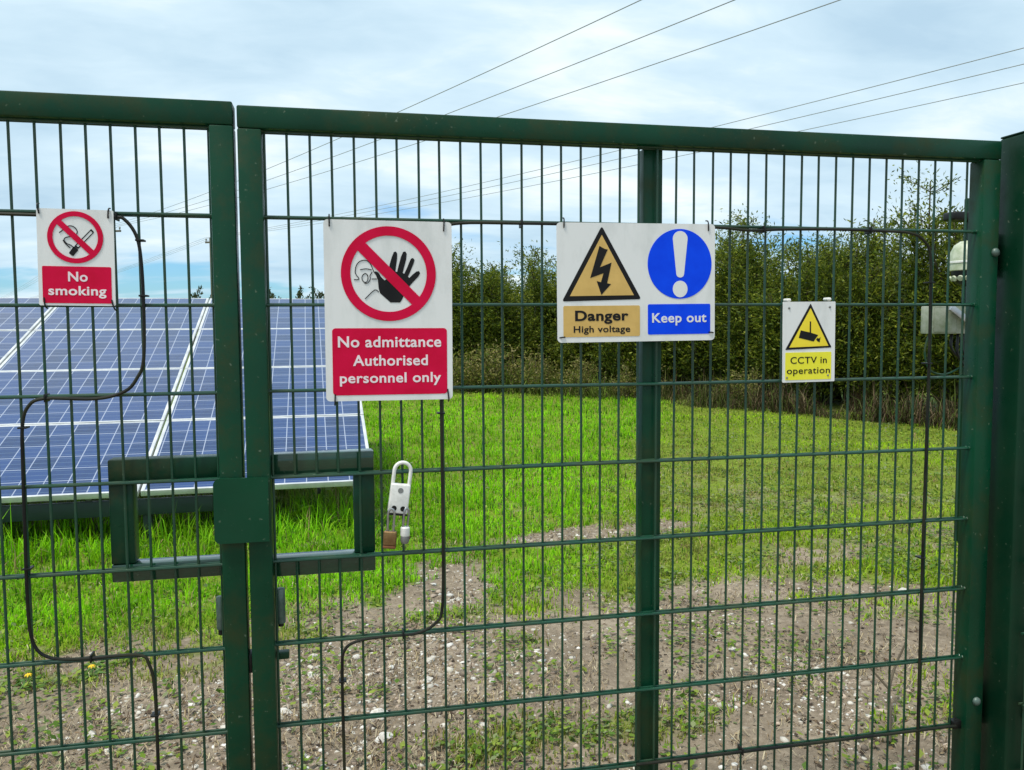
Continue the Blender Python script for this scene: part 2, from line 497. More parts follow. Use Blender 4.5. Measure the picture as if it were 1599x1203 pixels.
# patches of the place: (x, y, radius x, radius y, turn, strength); + is turf, - is bare track
PATCH = [
    (0.20, 2.95, 0.55, 0.22, 0.1, 0.55), (-0.10, 2.6, 0.4, 0.25, 0.0, 0.25), (2.2, 2.95, 0.95, 0.38, 0.05, 0.6),
    (1.35, 2.55, 0.55, 0.35, 0.3, 0.40), (1.0, 1.85, 0.22, 0.12, 0.0, 0.50), (1.35, 2.25, 0.4, 0.2, 0.2, 0.35),
    (3.9, 2.6, 0.6, 0.5, 0.0, 0.7), (3.2, 2.55, 0.5, 0.25, 0, 0.5), (3.2, 1.9, 0.4, 0.2, 0.2, 0.4), (2.5, 2.2, 0.3, 0.12, 0.1, 0.35), (0.75, 2.3, 0.3, 0.12, 0, 0.4), (-1.6, 2.75, 0.9, 0.5, 0.0, 0.5), (-0.8, 2.55, 0.7, 0.28, 0.0, 0.35),
    (-1.05, 1.88, 0.4, 0.12, 0.0, 0.42), (-0.45, 1.85, 0.25, 0.12, 0.0, 0.3), (2.5, 0.8, 0.5, 0.15, 0.2, 0.4), (1.3, 0.9, 0.35, 0.12, 0.1, 0.35), (0.75, 0.9, 0.25, 0.12, 0.1, 0.3),
    (2.1, 3.85, 0.95, 0.24, 0.27, -1.15), (0.78, 2.95, 0.32, 0.6, -0.2, -0.55), (3.0, 2.35, 0.5, 0.15, 0.1, -0.3),
    (1.9, 1.9, 0.9, 0.35, 0.1, -0.35), (0.35, 1.6, 0.7, 0.5, 0.0, -0.35), (3.3, 3.1, 0.6, 0.25, 0.3, -0.3), (-0.7, 1.3, 0.8, 0.4, 0, -0.3),
]


def cover_at(x, y):
    x = np.asarray(x, float); y = np.asarray(y, float)
    base = 0.06 + 0.97 * sstep(2.3, 3.9, y + 0.05 * x + 0.9 * (fbm(x, y, 1.4, 21) - 0.5))
    base = np.where(x < -0.3, 0.06 + 0.97 * sstep(1.9, 3.1, y + 0.9 * (fbm(x, y, 1.1, 23) - 0.5)), base)
    for px, py, rx, ry, tn, s in PATCH:
        c, n = math.cos(tn), math.sin(tn)
        u = ((x - px) * c + (y - py) * n) / rx; v = (-(x - px) * n + (y - py) * c) / ry
        d = np.sqrt(u * u + v * v) + 0.7 * (fbm(x, y, 0.35, 31) - 0.5)
        base = base + s * (1 - sstep(0.55, 1.25, d))
    base = base - 0.45 * (1 - sstep(0.3, 0.60, fbm(x, y, 0.5, 41))) * (1 - sstep(4.5, 9, y)) * sstep(0.2, 0.8, base)
    base = base + 0.6 * sstep(0.53, 0.70, fbm(x, y, 0.36, 43)) * (1 - sstep(0.2, 0.6, base)) * (0.45 * sstep(0.4, 1.0, y) * (1 - sstep(1.0, 1.4, y)) + sstep(1.6, 2.4, y))
    base = np.where(y < 0.4, np.minimum(base, 0.12), base)
    return np.clip(base, 0, 1)


def lush_at(x, y):
    """1 where the turf is long, fresh and deep green; 0 where it is short and yellowish"""
    x = np.asarray(x, float); y = np.asarray(y, float)
    edge = 1.55 + 0.45 * (y - 3.0) + 0.9 * (fbm(x, y, 1.6, 51) - 0.5)
    l = 1 - sstep(0.0, 1.0, (x - edge + 0.4) / 1.3)
    l = l * sstep(2.2, 3.2, y + 0.3) * (1 - 0.75 * sstep(13.0, 18.5, y))
    return np.clip(l, 0, 1)


def height_at(x, y):
    x = np.asarray(x, float); y = np.asarray(y, float)
    near = 1 - sstep(9, 22, np.hypot(x, y))
    return ((fbm(x, y, 1.1, 61) - 0.5) * 0.07 + (fbm(x, y, 0.25, 65) - 0.5) * 0.026 + (fbm(x, y, 0.09, 66) - 0.5) * 0.016) * near + (fbm(x, y, 9.0, 67) - 0.5) * 0.12 * sstep(3, 9, np.hypot(x, y)) * (1 - sstep(60, 120, np.hypot(x, y)))


def axis_coords(lo, hi, fine, far):
    a = list(np.arange(lo, hi + 1e-6, fine))
    s = fine
    v = a[-1]
    while v < far:
        s *= 1.35; v += s; a.append(v)
    s = fine; v = a[0]
    while v > -far:
        s *= 1.35; v -= s; a.insert(0, v)
    return np.array(a)


def ground_mat():
    M, t, b = mat('ground soil and turf', 0.92, 0, 0.2)
    at = N(t, 'ShaderNodeAttribute', attribute_name='Col')
    sc = N(t, 'ShaderNodeSeparateColor'); t.links.new(at.outputs['Color'], sc.inputs[0])
    tc = N(t, 'ShaderNodeTexCoord')

    def noise(s, d=6, r=0.6):
        n = N(t, 'ShaderNodeTexNoise'); n.inputs['Scale'].default_value = s; n.inputs['Detail'].default_value = d; n.inputs['Roughness'].default_value = r
        t.links.new(tc.outputs['Object'], n.inputs['Vector']); return n
    n1 = noise(2.2); n2 = noise(26, 8, 0.7)
    soil = ramp(t, [(0.30, (0.095, 0.074, 0.053)), (0.5, (0.23, 0.185, 0.135)), (0.7, (0.40, 0.335, 0.255))])
    mm = N(t, 'ShaderNodeMath', operation='MULTIPLY_ADD'); mm.inputs[1].default_value = 0.6
    hv = N(t, 'ShaderNodeMath', operation='MULTIPLY'); hv.inputs[1].default_value = 0.4
    t.links.new(n1.outputs['Fac'], hv.inputs[0]); t.links.new(n2.outputs['Fac'], mm.inputs[0]); t.links.new(hv.outputs[0], mm.inputs[2])
    t.links.new(mm.outputs[0], soil.inputs['Fac'])
    # grit
    vo = N(t, 'ShaderNodeTexVoronoi'); vo.inputs['Scale'].default_value = 75
    t.links.new(tc.outputs['Object'], vo.inputs['Vector'])
    gr = ramp(t, [(0.10, g(1)), (0.26, g(0))]); t.links.new(vo.outputs['Distance'], gr.inputs['Fac'])
    sel = N(t, 'ShaderNodeSeparateColor'); t.links.new(vo.outputs['Color'], sel.inputs[0])
    gt = N(t, 'ShaderNodeMath', operation='GREATER_THAN'); gt.inputs[1].default_value = 0.62; t.links.new(sel.outputs[0], gt.inputs[0])
    ml = N(t, 'ShaderNodeMath', operation='MULTIPLY'); t.links.new(gr.outputs['Color'], ml.inputs[0]); t.links.new(gt.outputs[0], ml.inputs[1])
    mg = N(t, 'ShaderNodeMix', data_type='RGBA'); t.links.new(ml.outputs[0], mg.inputs['Factor'])
    t.links.new(soil.outputs['Color'], mg.inputs[6]); mg.inputs[7].default_value = (0.36, 0.32, 0.26, 1)
    turf = ramp(t, [(0.3, (0.085, 0.13, 0.010)), (0.7, (0.20, 0.27, 0.025))]); t.links.new(n2.outputs['Fac'], turf.inputs['Fac'])
    ad = N(t, 'ShaderNodeMath', operation='ADD'); t.links.new(sc.outputs[0], ad.inputs[0])
    n3 = noise(9, 5)
    sb = N(t, 'ShaderNodeMath', operation='MULTIPLY_ADD'); sb.inputs[1].default_value = 0.9; sb.inputs[2].default_value = -0.45
    t.links.new(n3.outputs['Fac'], sb.inputs[0]); t.links.new(sb.outputs[0], ad.inputs[1])
    rc = ramp(t, [(0.35, g(0)), (0.75, g(1))]); t.links.new(ad.outputs[0], rc.inputs['Fac'])
    mf = N(t, 'ShaderNodeMix', data_type='RGBA'); t.links.new(rc.outputs['Color'], mf.inputs['Factor'])
    t.links.new(mg.outputs[2], mf.inputs[6]); t.links.new(turf.outputs['Color'], mf.inputs[7])
    t.links.new(mf.outputs[2], b.inputs['Base Color'])
    bp = N(t, 'ShaderNodeBump'); bp.inputs['Strength'].default_value = 0.8; bp.inputs['Distance'].default_value = 0.015
    t.links.new(n2.outputs['Fac'], bp.inputs['Height']); t.links.new(bp.outputs[0], b.inputs['Normal'])
    return M


xs = axis_coords(-3.0, 5.0, 0.03, 900)
ys = axis_coords(0.2, 4.8, 0.03, 900)
GX, GY = np.meshgrid(xs, ys, indexing='xy')
GZ = height_at(GX, GY)
nx, ny = len(xs), len(ys)
idx = np.arange(nx * ny).reshape(ny, nx)
quads = np.stack([idx[:-1, :-1], idx[:-1, 1:], idx[1:, 1:], idx[1:, :-1]], -1).reshape(-1, 4)
cv = cover_at(GX.ravel(), GY.ravel())
gm = np_mesh('ground', np.stack([GX.ravel(), GY.ravel(), GZ.ravel()], 1), quads, None, np.stack([cv, cv, cv], 1))
gm.polygons.foreach_set('use_smooth', [True] * len(gm.polygons))
tag(link('ground', gm, ground_mat()), kind='structure')

# ------------------------------------------------------------------ gate leaves
ROWS = [1.8 - 0.2 * k for k in range(-1, 10)]          # twin horizontal wires


def wire_mesh(xs_, x0, x1, ztop, zbot, hole=None):
    mb = MB()
    for x in xs_:
        jx = random.uniform(-0.0012, 0.0012)
        if hole and hole[0] < x < hole[1]:
            for a, b in ((ztop, hole[3]), (hole[2], zbot)):
                mb.tube([(x + jx, 0, a), (x, 0, b)], 0.0031, 7)
        else:
            mb.tube([(x + jx, 0, ztop), (x - jx, 0, (ztop + zbot) / 2 + .1), (x + jx * .5, 0, zbot)], 0.0031, 7)
    for z in ROWS[1:-1] + [ztop - 0.004, zbot + 0.004]:
        for y in (-0.0068, 0.0068):
            mb.tube([(x0, y, z + random.uniform(-.001, .001)), ((x0 + x1) / 2, y, z + random.uniform(-.0015, .0015)), (x1, y, z + random.uniform(-.001, .001))], 0.0039, 7)
        for x in (x0, x1):
            for y in (-0.006, 0.006):
                mb.lathe([(0, -0.006), (0.005, -0.003), (0.006, 0.001), (0.003, 0.005), (0, 0.006)], (x + (0.004 if x == x0 else -0.004), y, z), 8)
    return mb


BV = 0.004
YF, YB = -0.028, 0.026     # frame tube depth


def hollow_bar(x0, x1, y0, y1, z0, z1):
    return MB().box(x0, x1, y0, y1, z0, z1, BV)


# --- right leaf
rl = thing('gate_leaf', (0, 0, 0), 'wide green mesh gate leaf carrying the no admittance, danger and CCTV signs', 'gate', 'pair of green gate leaves')
hollow_bar(-0.052, 0.0, YF, YB, 0.05, 1.9925).build('stile', MAT['gate'], rl)
hollow_bar(1.882, 1.937, YF, YB, 0.05, 1.9925).build('stile', MAT['gate'], rl)
hollow_bar(-0.052, 1.937, YF, YB, 1.993, 2.043).build('top_rail', MAT['gate'], rl)
hollow_bar(0.0005, 1.8815, YF + .002, YB, 0.05, 0.10).build('bottom_rail', MAT['gate'], rl)
hollow_bar(0.921, 0.973, 0.0115, 0.058, 0.1005, 1.9925).build('middle_bar', MAT['gate'], rl)
wire_mesh([0.004 + 0.05 * k * 0.9995 for k in range(38)], -0.006, 1.888, 1.996, 0.085, hole=(0.02, 0.19, 1.0, 1.2)).build('wire_mesh', MAT['wire'], rl)
lg = hollow_bar(0.0005, 0.238, 0.0115, 0.058, 1.199, 1.251).build('lock_guard', MAT['gloss'], rl)
MB().box(0.188, 0.238, 0.0115, 0.058, 1.003, 1.1985, BV).build('guard_upright', MAT['gate'], lg)
MB().box(0.0005, 0.238, 0.0115, 0.058, 0.957, 1.0025, BV).build('guard_bar', MAT['gloss'], lg)
# lock cover plate, overlapping the other leaf's stile
MB().box(-0.050, -0.006, -0.0374, -0.0283, 1.065, 1.20, 0.002).build('plate_spacer', MAT['gate'], rl)
# drop bolt parts on the inside edge
db = MB(); db.cyl((0.013, 0.012, 0.93), (0.013, 0.012, 0.845), 0.011, n=14, bev=0.003)
dbo = db.build('bolt_sleeve', MAT['sleeve'], rl)
MB().cyl((0.013, 0.012, 0.862), (0.013, 0.012, 0.838), 0.0065, n=10).build('bolt_tip', MAT['black'], dbo)
MB().box(0.001, 0.030, 0.004, 0.026, 0.758, 0.776, 0.003).build('bolt_handle', MAT['mossy'], rl)
for x, y, z in ((1.925, -0.0285, 1.742), (1.913, -0.0285, 0.478)):
    MB().lathe([(0.012, 0), (0.012, 0.004), (0.008, 0.009), (0.0, 0.011)], (x, y, z), 14, axis=(0, -1, 0)).build('hinge_bolt', MAT['sleeve'], rl)
hb = MB(); hb.box(1.9375, 1.9695, 0.012, 0.03, 0.40, 0.47, 0.003); hb.cyl((1.953, 0.032, 0.38), (1.953, 0.032, 0.50), 0.012, n=12)
hb.build('hinge', MAT['post'], rl)
hb = MB(); hb.box(1.9375, 1.9695, 0.012, 0.03, 1.70, 1.77, 0.003); hb.cyl((1.953, 0.032, 1.68), (1.953, 0.032, 1.80), 0.012, n=12)
hb.build('hinge', MAT['post'], rl)
# wire clips at the foot of the right stile
MB().box(1.855, 1.884, -0.012, 0.012, 0.392, 0.416, 0.003).build('mesh_clip', MAT['black'], rl)
# black plastic latch buffer in the gap
MB().box(-0.0600, -0.0525, -0.02, 0.018, 0.742, 0.786, 0.001).build('gap_buffer', MAT['black'], rl)

# --- left leaf
ll = thing('gate_leaf', (0, 0, 0), 'green mesh gate leaf carrying the no smoking sign', 'gate', 'pair of green gate leaves')
LX = -2.0
hollow_bar(-0.112, -0.0605, YF, YB, 0.05, 1.9975).build('stile', MAT['gate'], ll)
hollow_bar(LX, LX + 0.055, YF, YB, 0.05, 1.9975).build('stile', MAT['gate'], ll)
hollow_bar(LX, -0.0605, YF, YB, 1.998, 2.050).build('top_rail', MAT['gate'], ll)
hollow_bar(LX + 0.0555, -0.1125, YF + .002, YB, 0.05, 0.10).build('bottom_rail', MAT['gate'], ll)
hollow_bar(-1.02, -0.968, 0.0115, 0.058, 0.1005, 1.9975).build('middle_bar', MAT['gate'], ll)
wire_mesh([-0.1165 - 0.0509 * k for k in range(37)], LX + 0.05, -0.108, 2.0, 0.085).build('wire_mesh', MAT['wire'], ll)
lg = hollow_bar(-0.357, -0.1125, 0.0115, 0.058, 1.199, 1.251).build('lock_guard', MAT['mossy'], ll)
MB().box(-0.357, -0.305, 0.0115, 0.058, 1.010, 1.1985, BV).build('guard_upright', MAT['mossy'], lg)
MB().box(-0.357, -0.1125, 0.0115, 0.058, 0.968, 1.0095, BV).build('guard_bar', MAT['gloss'], lg)
db = MB(); db.cyl((-0.1235, 0.014, 0.92), (-0.1235, 0.014, 0.84), 0.010, n=14, bev=0.003)
dbo = db.build('bolt_sleeve', MAT['sleeve'], ll)
MB().cyl((-0.1235, 0.014, 0.855), (-0.1235, 0.014, 0.828), 0.0068, n=10).build('bolt_tip', MAT['black'], dbo)

# --- gate post and the fence panel beyond it
gp = thing('gate_post', (2.02, -0.03, 0), 'heavy dark green square gate post at the hinge side', 'gate post')
MB().box(-0.05, 0.05, -0.05, 0.05, -0.1, 2.058, 0.007, 3).build('post', MAT['post'], gp)
MB().box(-0.049, 0.049, -0.049, 0.049, 2.0582, 2.064, 0.003).build('post_cap', MAT['post'], gp)
for z in (0.87, 0.46):
    c = MB(); c.box(0.0, 0.04, -0.060, -0.0502, z - 0.022, z + 0.022, 0.003)
    co = c.build('mesh_clip', MAT['post'], gp)
    MB().lathe([(0.009, 0), (0.009, 0.004), (0.005, 0.008), (0.0, 0.009)], (0.02, -0.0602, z), 12, axis=(0, -1, 0)).build('clip_bolt', MAT['steel'], co)
fp = thing('fence_panel', (2.0, -0.098, 0), 'green twin wire fence panel starting at the gate post', 'fence')
f = MB()
for k in range(50):
    f.tube([(0.006 + 0.05 * k, 0, 0.05), (0.006 + 0.05 * k, 0, 2.03)], 0.003, 6)
for k in range(10):
    z = 0.09 + 0.2 * k
    for y in (-0.0066, 0.0066):
        f.tube([(-0.004, y, z), (2.47, y, z)], 0.0038, 6)
f.build('wire_mesh', MAT['wire'], fp)
MB().box(2.44, 2.50, 0.012, 0.07, -0.1, 2.06, 0.005).build('post', MAT['post'], fp)


# ------------------------------------------------------------------ signs
def flat(name, loops, material, parent, layer, thick=0.0006, offset=None):
    """2-D outlines (metres, x right, z up) made into a thin solid facing -Y at depth `layer`"""
    cu = bpy.data.curves.new(name, 'CURVE')
    cu.dimensions = '2D'; cu.fill_mode = 'BOTH'; cu.extrude = thick / 2
    for lp in loops:
        s = cu.splines.new('POLY'); s.points.add(len(lp) - 1); s.use_cyclic_u = True
        for p, (x, y) in zip(s.points, lp):
            p.co = (x, y, 0, 1)
    return _curve_to_mesh(cu, name, material, parent, layer)


def _curve_to_mesh(cu, name, material, parent, layer, fit=None):
    o = bpy.data.objects.new('tmp', cu); COL.objects.link(o)
    dg = bpy.context.evaluated_depsgraph_get(); dg.update()
    me = bpy.data.meshes.new_from_object(o.evaluated_get(dg))
    bpy.data.objects.remove(o); bpy.data.curves.remove(cu)
    me.name = name
    v = np.zeros(len(me.vertices) * 3, np.float32); me.vertices.foreach_get('co', v); v = v.reshape(-1, 3)
    if fit:
        x0, x1, y0, y1 = fit
        a, b = v[:, 0].min(), v[:, 0].max(); c, d = v[:, 1].min(), v[:, 1].max()
        v[:, 0] = x0 + (v[:, 0] - a) / (b - a) * (x1 - x0)
        v[:, 1] = y0 + (v[:, 1] - c) / (d - c) * (y1 - y0)
    w = np.stack([v[:, 0], -v[:, 2] - layer, v[:, 1]], 1)
    me.vertices.foreach_set('co', w.ravel().astype(np.float32)); me.update()
    me.materials.clear()
    return link(name, me, material, parent)


def text(body, fit, material, parent, layer, weight=0.02, name='lettering'):
    cu = bpy.data.curves.new('t', 'FONT')
    cu.body = body; cu.size = 1; cu.offset = weight; cu.extrude = 0.0003; cu.resolution_u = 6
    cu.space_character = 1.06
    return _curve_to_mesh(cu, name, material, parent, layer, fit)


def circ(cx, cy, rx, ry=None, n=72):
    ry = rx if ry is None else ry
    return [(cx + rx * math.cos(2 * math.pi * k / n), cy + ry * math.sin(2 * math.pi * k / n)) for k in range(n)]


def rrect(x0, x1, y0, y1, r, n=6):
    out = []
    for cx, cy, a in ((x1 - r, y1 - r, 0), (x0 + r, y1 - r, 90), (x0 + r, y0 + r, 180), (x1 - r, y0 + r, 270)):
        for k in range(n + 1):
            t = R(a + 90 * k / n); out.append((cx + r * math.cos(t), cy + r * math.sin(t)))
    return out


def rpoly(pts, r, n=5):
    """polygon with rounded corners"""
    out = []
    m_ = len(pts)
    for i in range(m_):
        p = Vector(pts[i]); a = (Vector(pts[i - 1]) - p).normalized(); b = (Vector(pts[(i + 1) % m_]) - p).normalized()
        A, B = p + a * r, p + b * r
        for k in range(n + 1):
            t = k / n
            q = A * (1 - t) ** 2 + p * 2 * t * (1 - t) + B * t * t
            out.append((q.x, q.y))
    return out


def ring_bar(cx, cy, ro, ri, bw):
    """prohibition ring with its bar from upper left to lower right: the outline and the two openings"""
    a = R(-45)
    d = (math.cos(a), math.sin(a)); n_ = (-d[1], d[0])
    loops = [circ(cx, cy, ro, n=96)]
    for s in (1, -1):
        h = bw / 2
        t0 = math.asin(h / ri)
        arc = []
        for k in range(41):
            t = t0 + (math.pi - 2 * t0) * k / 40
            x, y = ri * math.cos(t), ri * math.sin(t) * s
            arc.append((cx + d[0] * x + n_[0] * y, cy + d[1] * x + n_[1] * y))
        loops.append(arc)
    return loops


class Sign:
    def __init__(self, name, label, x0, z0, w, h, px, corner=0.006, tilt=0.0, white='sign_white', thick=0.003):
        """px = (left, right, top, bottom) of the board in the measuring frame"""
        self.o = thing(name, (x0, -0.0212, z0), label, 'sign')
        self.o.rotation_euler = (0, tilt, 0)
        self.L, self.Rr, self.T, self.B = px
        self.sx = w / (self.Rr - self.L); self.sy = h / (self.B - self.T)
        flat('board', [rrect(0, w, 0, h, corner)], MAT[white], self.o, thick / 2, thick)
        self.t = thick

    def p(self, x, y): return ((x - self.L) * self.sx, (self.B - y) * self.sy)
    def pts(self, l): return [self.p(*q) for q in l]

    def panel(self, x0, x1, y0, y1, r, m_, name='text_panel', lay=0.0004):
        a = self.p(x0, y1); b = self.p(x1, y0)
        return flat(name, [rrect(a[0], b[0], a[1], b[1], r)], MAT[m_], self.o, self.t + lay)

    def text(self, body, x0, x1, y0, y1, m_, weight=0.02, lay=0.001, parent=None):
        a = self.p(x0, y1); b = self.p(x1, y0)
        return text(body, (a[0], b[0], a[1], b[1]), MAT[m_], parent or self.o, self.t + lay, weight)

    def shape(self, name, loops, m_, lay=0.0004, parent=None):
        return flat(name, loops, MAT[m_], parent or self.o, self.t + lay)

    def tie(self, x, y, dx=0.0, dz=0.012, up=True):
        """a cable tie through the board round the wire behind"""
        X, Z = self.p(x, y)
        s = 1 if up else -1
        pts = [(X, -self.t - 0.001, Z - s * dz), (X + dx * .5, -self.t - 0.003, Z), (X + dx, -self.t - 0.001, Z + s * dz * 0.7), (X + dx, 0.008, Z + s * dz * 0.9)]
        MB().tube(smooth_path(pts, 4), 0.0017, 6).build('cable_tie', MAT['black'], self.o)

    def tie_side(self, x, y, s):
        X, Z = self.p(x, y)
        pts = [(X, -self.t - 0.0012, Z + .001), (X + s * .010, -self.t - 0.0018, Z), (X + s * .020, 0.004, Z - .002)]
        MB().tube(smooth_path(pts, 4), 0.0016, 6).build('cable_tie', MAT['black'], self.o)


# lock cover plate of the right leaf: rounded corners on the side that overlaps the other stile
po = [(-0.004, 1.058), (-0.004, 1.206)] + [(-0.108 + 0.016 * math.cos(R(a)), 1.192 + 0.016 * math.sin(R(a))) for a in range(90, 181, 10)] + [(-0.110 + 0.014 * math.cos(R(a)), 1.072 + 0.014 * math.sin(R(a))) for a in range(180, 271, 10)]
flat('lock_plate', [po], MAT['plate'], rl, 0.0408, 0.0062)

# --- no smoking
S = Sign('no_smoking_sign', 'small white sign with red ring over a cigarette reading No smoking', -0.471, 1.599, 0.1535, 0.2075, (112, 825, 102, 1010), 0.004, 0.012)
c = S.p(466, 366); ro = 0.0558; ri = 0.0452
# smoke and cigarette
S.shape('cigarette', [rpoly(S.pts([(615, 282), (642, 312), (488, 475), (452, 450)]), 0.002), rpoly(S.pts([(608, 300), (628, 316), (490, 458), (470, 444)]), 0.0012)], 'sign_black')
S.shape('cigarette', [rpoly(S.pts([(450, 448), (492, 482), (440, 545), (400, 515)]), 0.0025)], 'sign_black', 0.0006)
mb = MB()
for path in ([(318, 325), (350, 300), (385, 270), (425, 258), (465, 275), (485, 310), (475, 340)], [(450, 465), (420, 440), (385, 425), (360, 395), (375, 370), (420, 360)], [(350, 395), (375, 430), (415, 465)]):
    q = [Vector((*S.p(*k), 0)) for k in path]
    mb.tube([(v.x, -S.t - 0.0006, v.y) for v in smooth_path(q, 4)], 0.0010, 6)
mb.build('smoke', MAT['sign_black'], S.o)
S.shape('prohibition_ring', ring_bar(c[0], c[1], ro, ri, 0.0125), 'sign_red', 0.0012)
pn = S.panel(150, 792, 640, 988, 0.003, 'sign_red')
S.text('No', 388, 570, 690, 783, 'sign_pink', 0.022)
S.text('smoking', 203, 742, 825, 940, 'sign_pink', 0.022)
S.tie(138, 100, -0.003); S.tie(775, 125, 0.002); S.tie(160, 990, 0.003, up=False); S.tie(790, 1005, 0.006, up=False)

# --- no admittance
S = Sign('no_admittance_sign', 'large white sign with red ring over a raised hand reading No admittance', 0.1295, 1.3755, 0.2965, 0.420, (100, 846, 95, 1142), 0.010, 0.004)
c = S.p(472, 402); ro = 0.1100; ri = 0.0885
hand = [(383, 392), (397, 388), (412, 396), (428, 422), (447, 440), (462, 430), (468, 395), (478, 345), (492, 300), (503, 275), (515, 272), (522, 284), (521, 315), (514, 360), (511, 388), (520, 390), (532, 345), (545, 300), (557, 274), (570, 270), (578, 284), (574, 318), (562, 362), (553, 396), (562, 400), (578, 368), (592, 335), (603, 312), (615, 308), (624, 320), (616, 345), (600, 382), (584, 418), (592, 424), (612, 404), (635, 386), (650, 384), (656, 396), (645, 416), (620, 442), (596, 468), (575, 500), (560, 525), (548, 550), (536, 568), (480, 568), (462, 552), (420, 515), (412, 490), (408, 440), (396, 408)]
S.shape('hand_symbol', [S.pts(hand)], 'sign_black')
mb = MB()
for path in ([(270, 437), (295, 437), (297, 428), (280, 405), (278, 385), (285, 355), (305, 332), (335, 325), (362, 340), (380, 378), (385, 392)],
             [(306, 380), (340, 374), (372, 380)], [(335, 400), (320, 412), (316, 432), (326, 450), (342, 450), (350, 432), (348, 410), (335, 400)],
             [(375, 392), (362, 415), (364, 432), (350, 455), (330, 458)], [(372, 432), (402, 432)], [(332, 548), (388, 496), (412, 508)]):
    q = [Vector((*S.p(*k), 0)) for k in path]
    mb.tube([(v.x, -S.t - 0.0005, v.y) for v in smooth_path(q, 3)], 0.00095, 6)
mb.build('head_outline', MAT['sign_black'], S.o)
S.shape('prohibition_ring', ring_bar(c[0], c[1], ro, ri, 0.0255), 'sign_red', 0.0012)
S.panel(140, 813, 718, 1108, 0.008, 'sign_red')
S.text('No admittance', 172, 778, 765, 830, 'sign_pink', 0.020)
S.text('Authorised', 257, 697, 874, 938, 'sign_pink', 0.020)
S.text('personnel only', 180, 776, 978, 1056, 'sign_pink', 0.020)
S.tie(134, 98, 0.0, 0.015); S.tie(798, 110, 0.001, 0.016); S.tie(152, 1135, -0.001, 0.014, up=False); S.tie(815, 1120, 0.003, 0.016, up=False)

# --- danger / keep out
S = Sign('danger_sign', 'wide white sign with amber high voltage triangle beside a blue Keep out disc', 0.687, 1.5065, 0.4150, 0.2930, (102, 1388, 165, 1122), 0.010, -0.008)
S.shape('warning_triangle', [rpoly(S.pts([(457, 190), (138, 792), (774, 778)]), 0.008)], 'sign_black')
tri = S.shape('triangle_field', [S.pts([(457, 262), (200, 750), (713, 745)])], 'sign_amber', 0.0009)
S.shape('lightning_bolt', [S.pts([(437, 350), (455, 360), (480, 374), (503, 378), (440, 520), (533, 482), (497, 648), (528, 655), (450, 742), (413, 630), (447, 640), (468, 568), (362, 606)])], 'sign_black', 0.0014)
c = S.p(1093, 492)
S.shape('mandatory_disc', [circ(c[0], c[1], 0.0858, 0.0872)], 'sign_blue')
ex = []
a = S.p(1095, 288); b = S.p(1095, 572)
for k in range(21):
    t = math.pi * k / 20; ex.append((a[0] + 0.0198 * math.cos(t), a[1] + 0.0195 * math.sin(t)))
for k in range(13):
    t = math.pi + math.pi * k / 12; ex.append((b[0] + 0.0105 * math.cos(t), b[1] + 0.0095 * math.sin(t)))
dd = S.p(1095, 697)
S.shape('exclamation_mark', [ex, circ(dd[0], dd[1], 0.0198, 0.0208, 40)], 'sign_white', 0.0009)
S.panel(148, 762, 828, 1078, 0.004, 'sign_amber')
S.panel(828, 1349, 820, 1068, 0.004, 'sign_blue')
S.text('Danger', 240, 668, 866, 976, 'sign_black', 0.030)
S.text('High voltage', 228, 682, 990, 1060, 'sign_black', 0.018)
S.text('Keep out', 862, 1316, 893, 996, 'sign_white', 0.018)
S.tie(158, 165, 0.0, 0.013); S.tie(1332, 175, -0.002, 0.014); S.tie_side(160, 1080, -1); S.tie_side(1335, 1058, 1)

# --- CCTV
S = Sign('cctv_sign', 'small white sign with yellow camera triangle reading CCTV in operation', 1.2950, 1.3965, 0.1510, 0.2105, (203, 742, 222, 1050), 0.002, -0.008)
S.shape('warning_triangle', [rpoly(S.pts([(482, 240), (226, 714), (706, 697)]), 0.003)], 'sign_black')
S.shape('triangle_field', [S.pts([(482, 290), (266, 690), (671, 679)])], 'sign_yellow', 0.0009)
S.shape('camera_symbol', [S.pts([(382, 515), (474, 538), (474, 425), (487, 425), (487, 541), (562, 566), (515, 632), (362, 592)])], 'sign_black', 0.0014)
S.shape('camera_symbol', [S.pts([(541, 612), (558, 594), (570, 604), (586, 588), (578, 642), (556, 630)])], 'sign_black', 0.0014)
S.panel(228, 704, 742, 1026, 0.002, 'sign_lemon')
S.text('CCTV in', 280, 656, 788, 858, 'sign_black', 0.006)
S.text('operation', 244, 690, 900, 985, 'sign_black', 0.006)
for x, y in ((263, 286), (683, 279)):
    q = S.p(x, y)
    MB().lathe([(0.0032, 0), (0.003, 0.001), (0.0015, 0.002), (0, 0.0022)], (q[0], -S.t - 0.0002, q[1]), 12, axis=(0, -1, 0)).build('rivet', MAT['galv'], S.o)
for x, y in ((268, 205), (685, 198)):
    q = S.p(x, y)
    MB().box(q[0] - .0062, q[0] + .0062, -0.0015, 0.022, q[1] - 0.004, q[1] + 0.0045, 0.0035, 3).build('mounting_clip', MAT['lock_white'], S.o)
for x, y in ((245, 1000), (670, 985)):
    q = S.p(x, y)
    MB().lathe([(0.0028, 0), (0.0025, 0.001), (0, 0.0018)], (q[0], -S.t - 0.0012, q[1]), 10, axis=(0, -1, 0)).build('rivet', MAT['galv'], S.o)


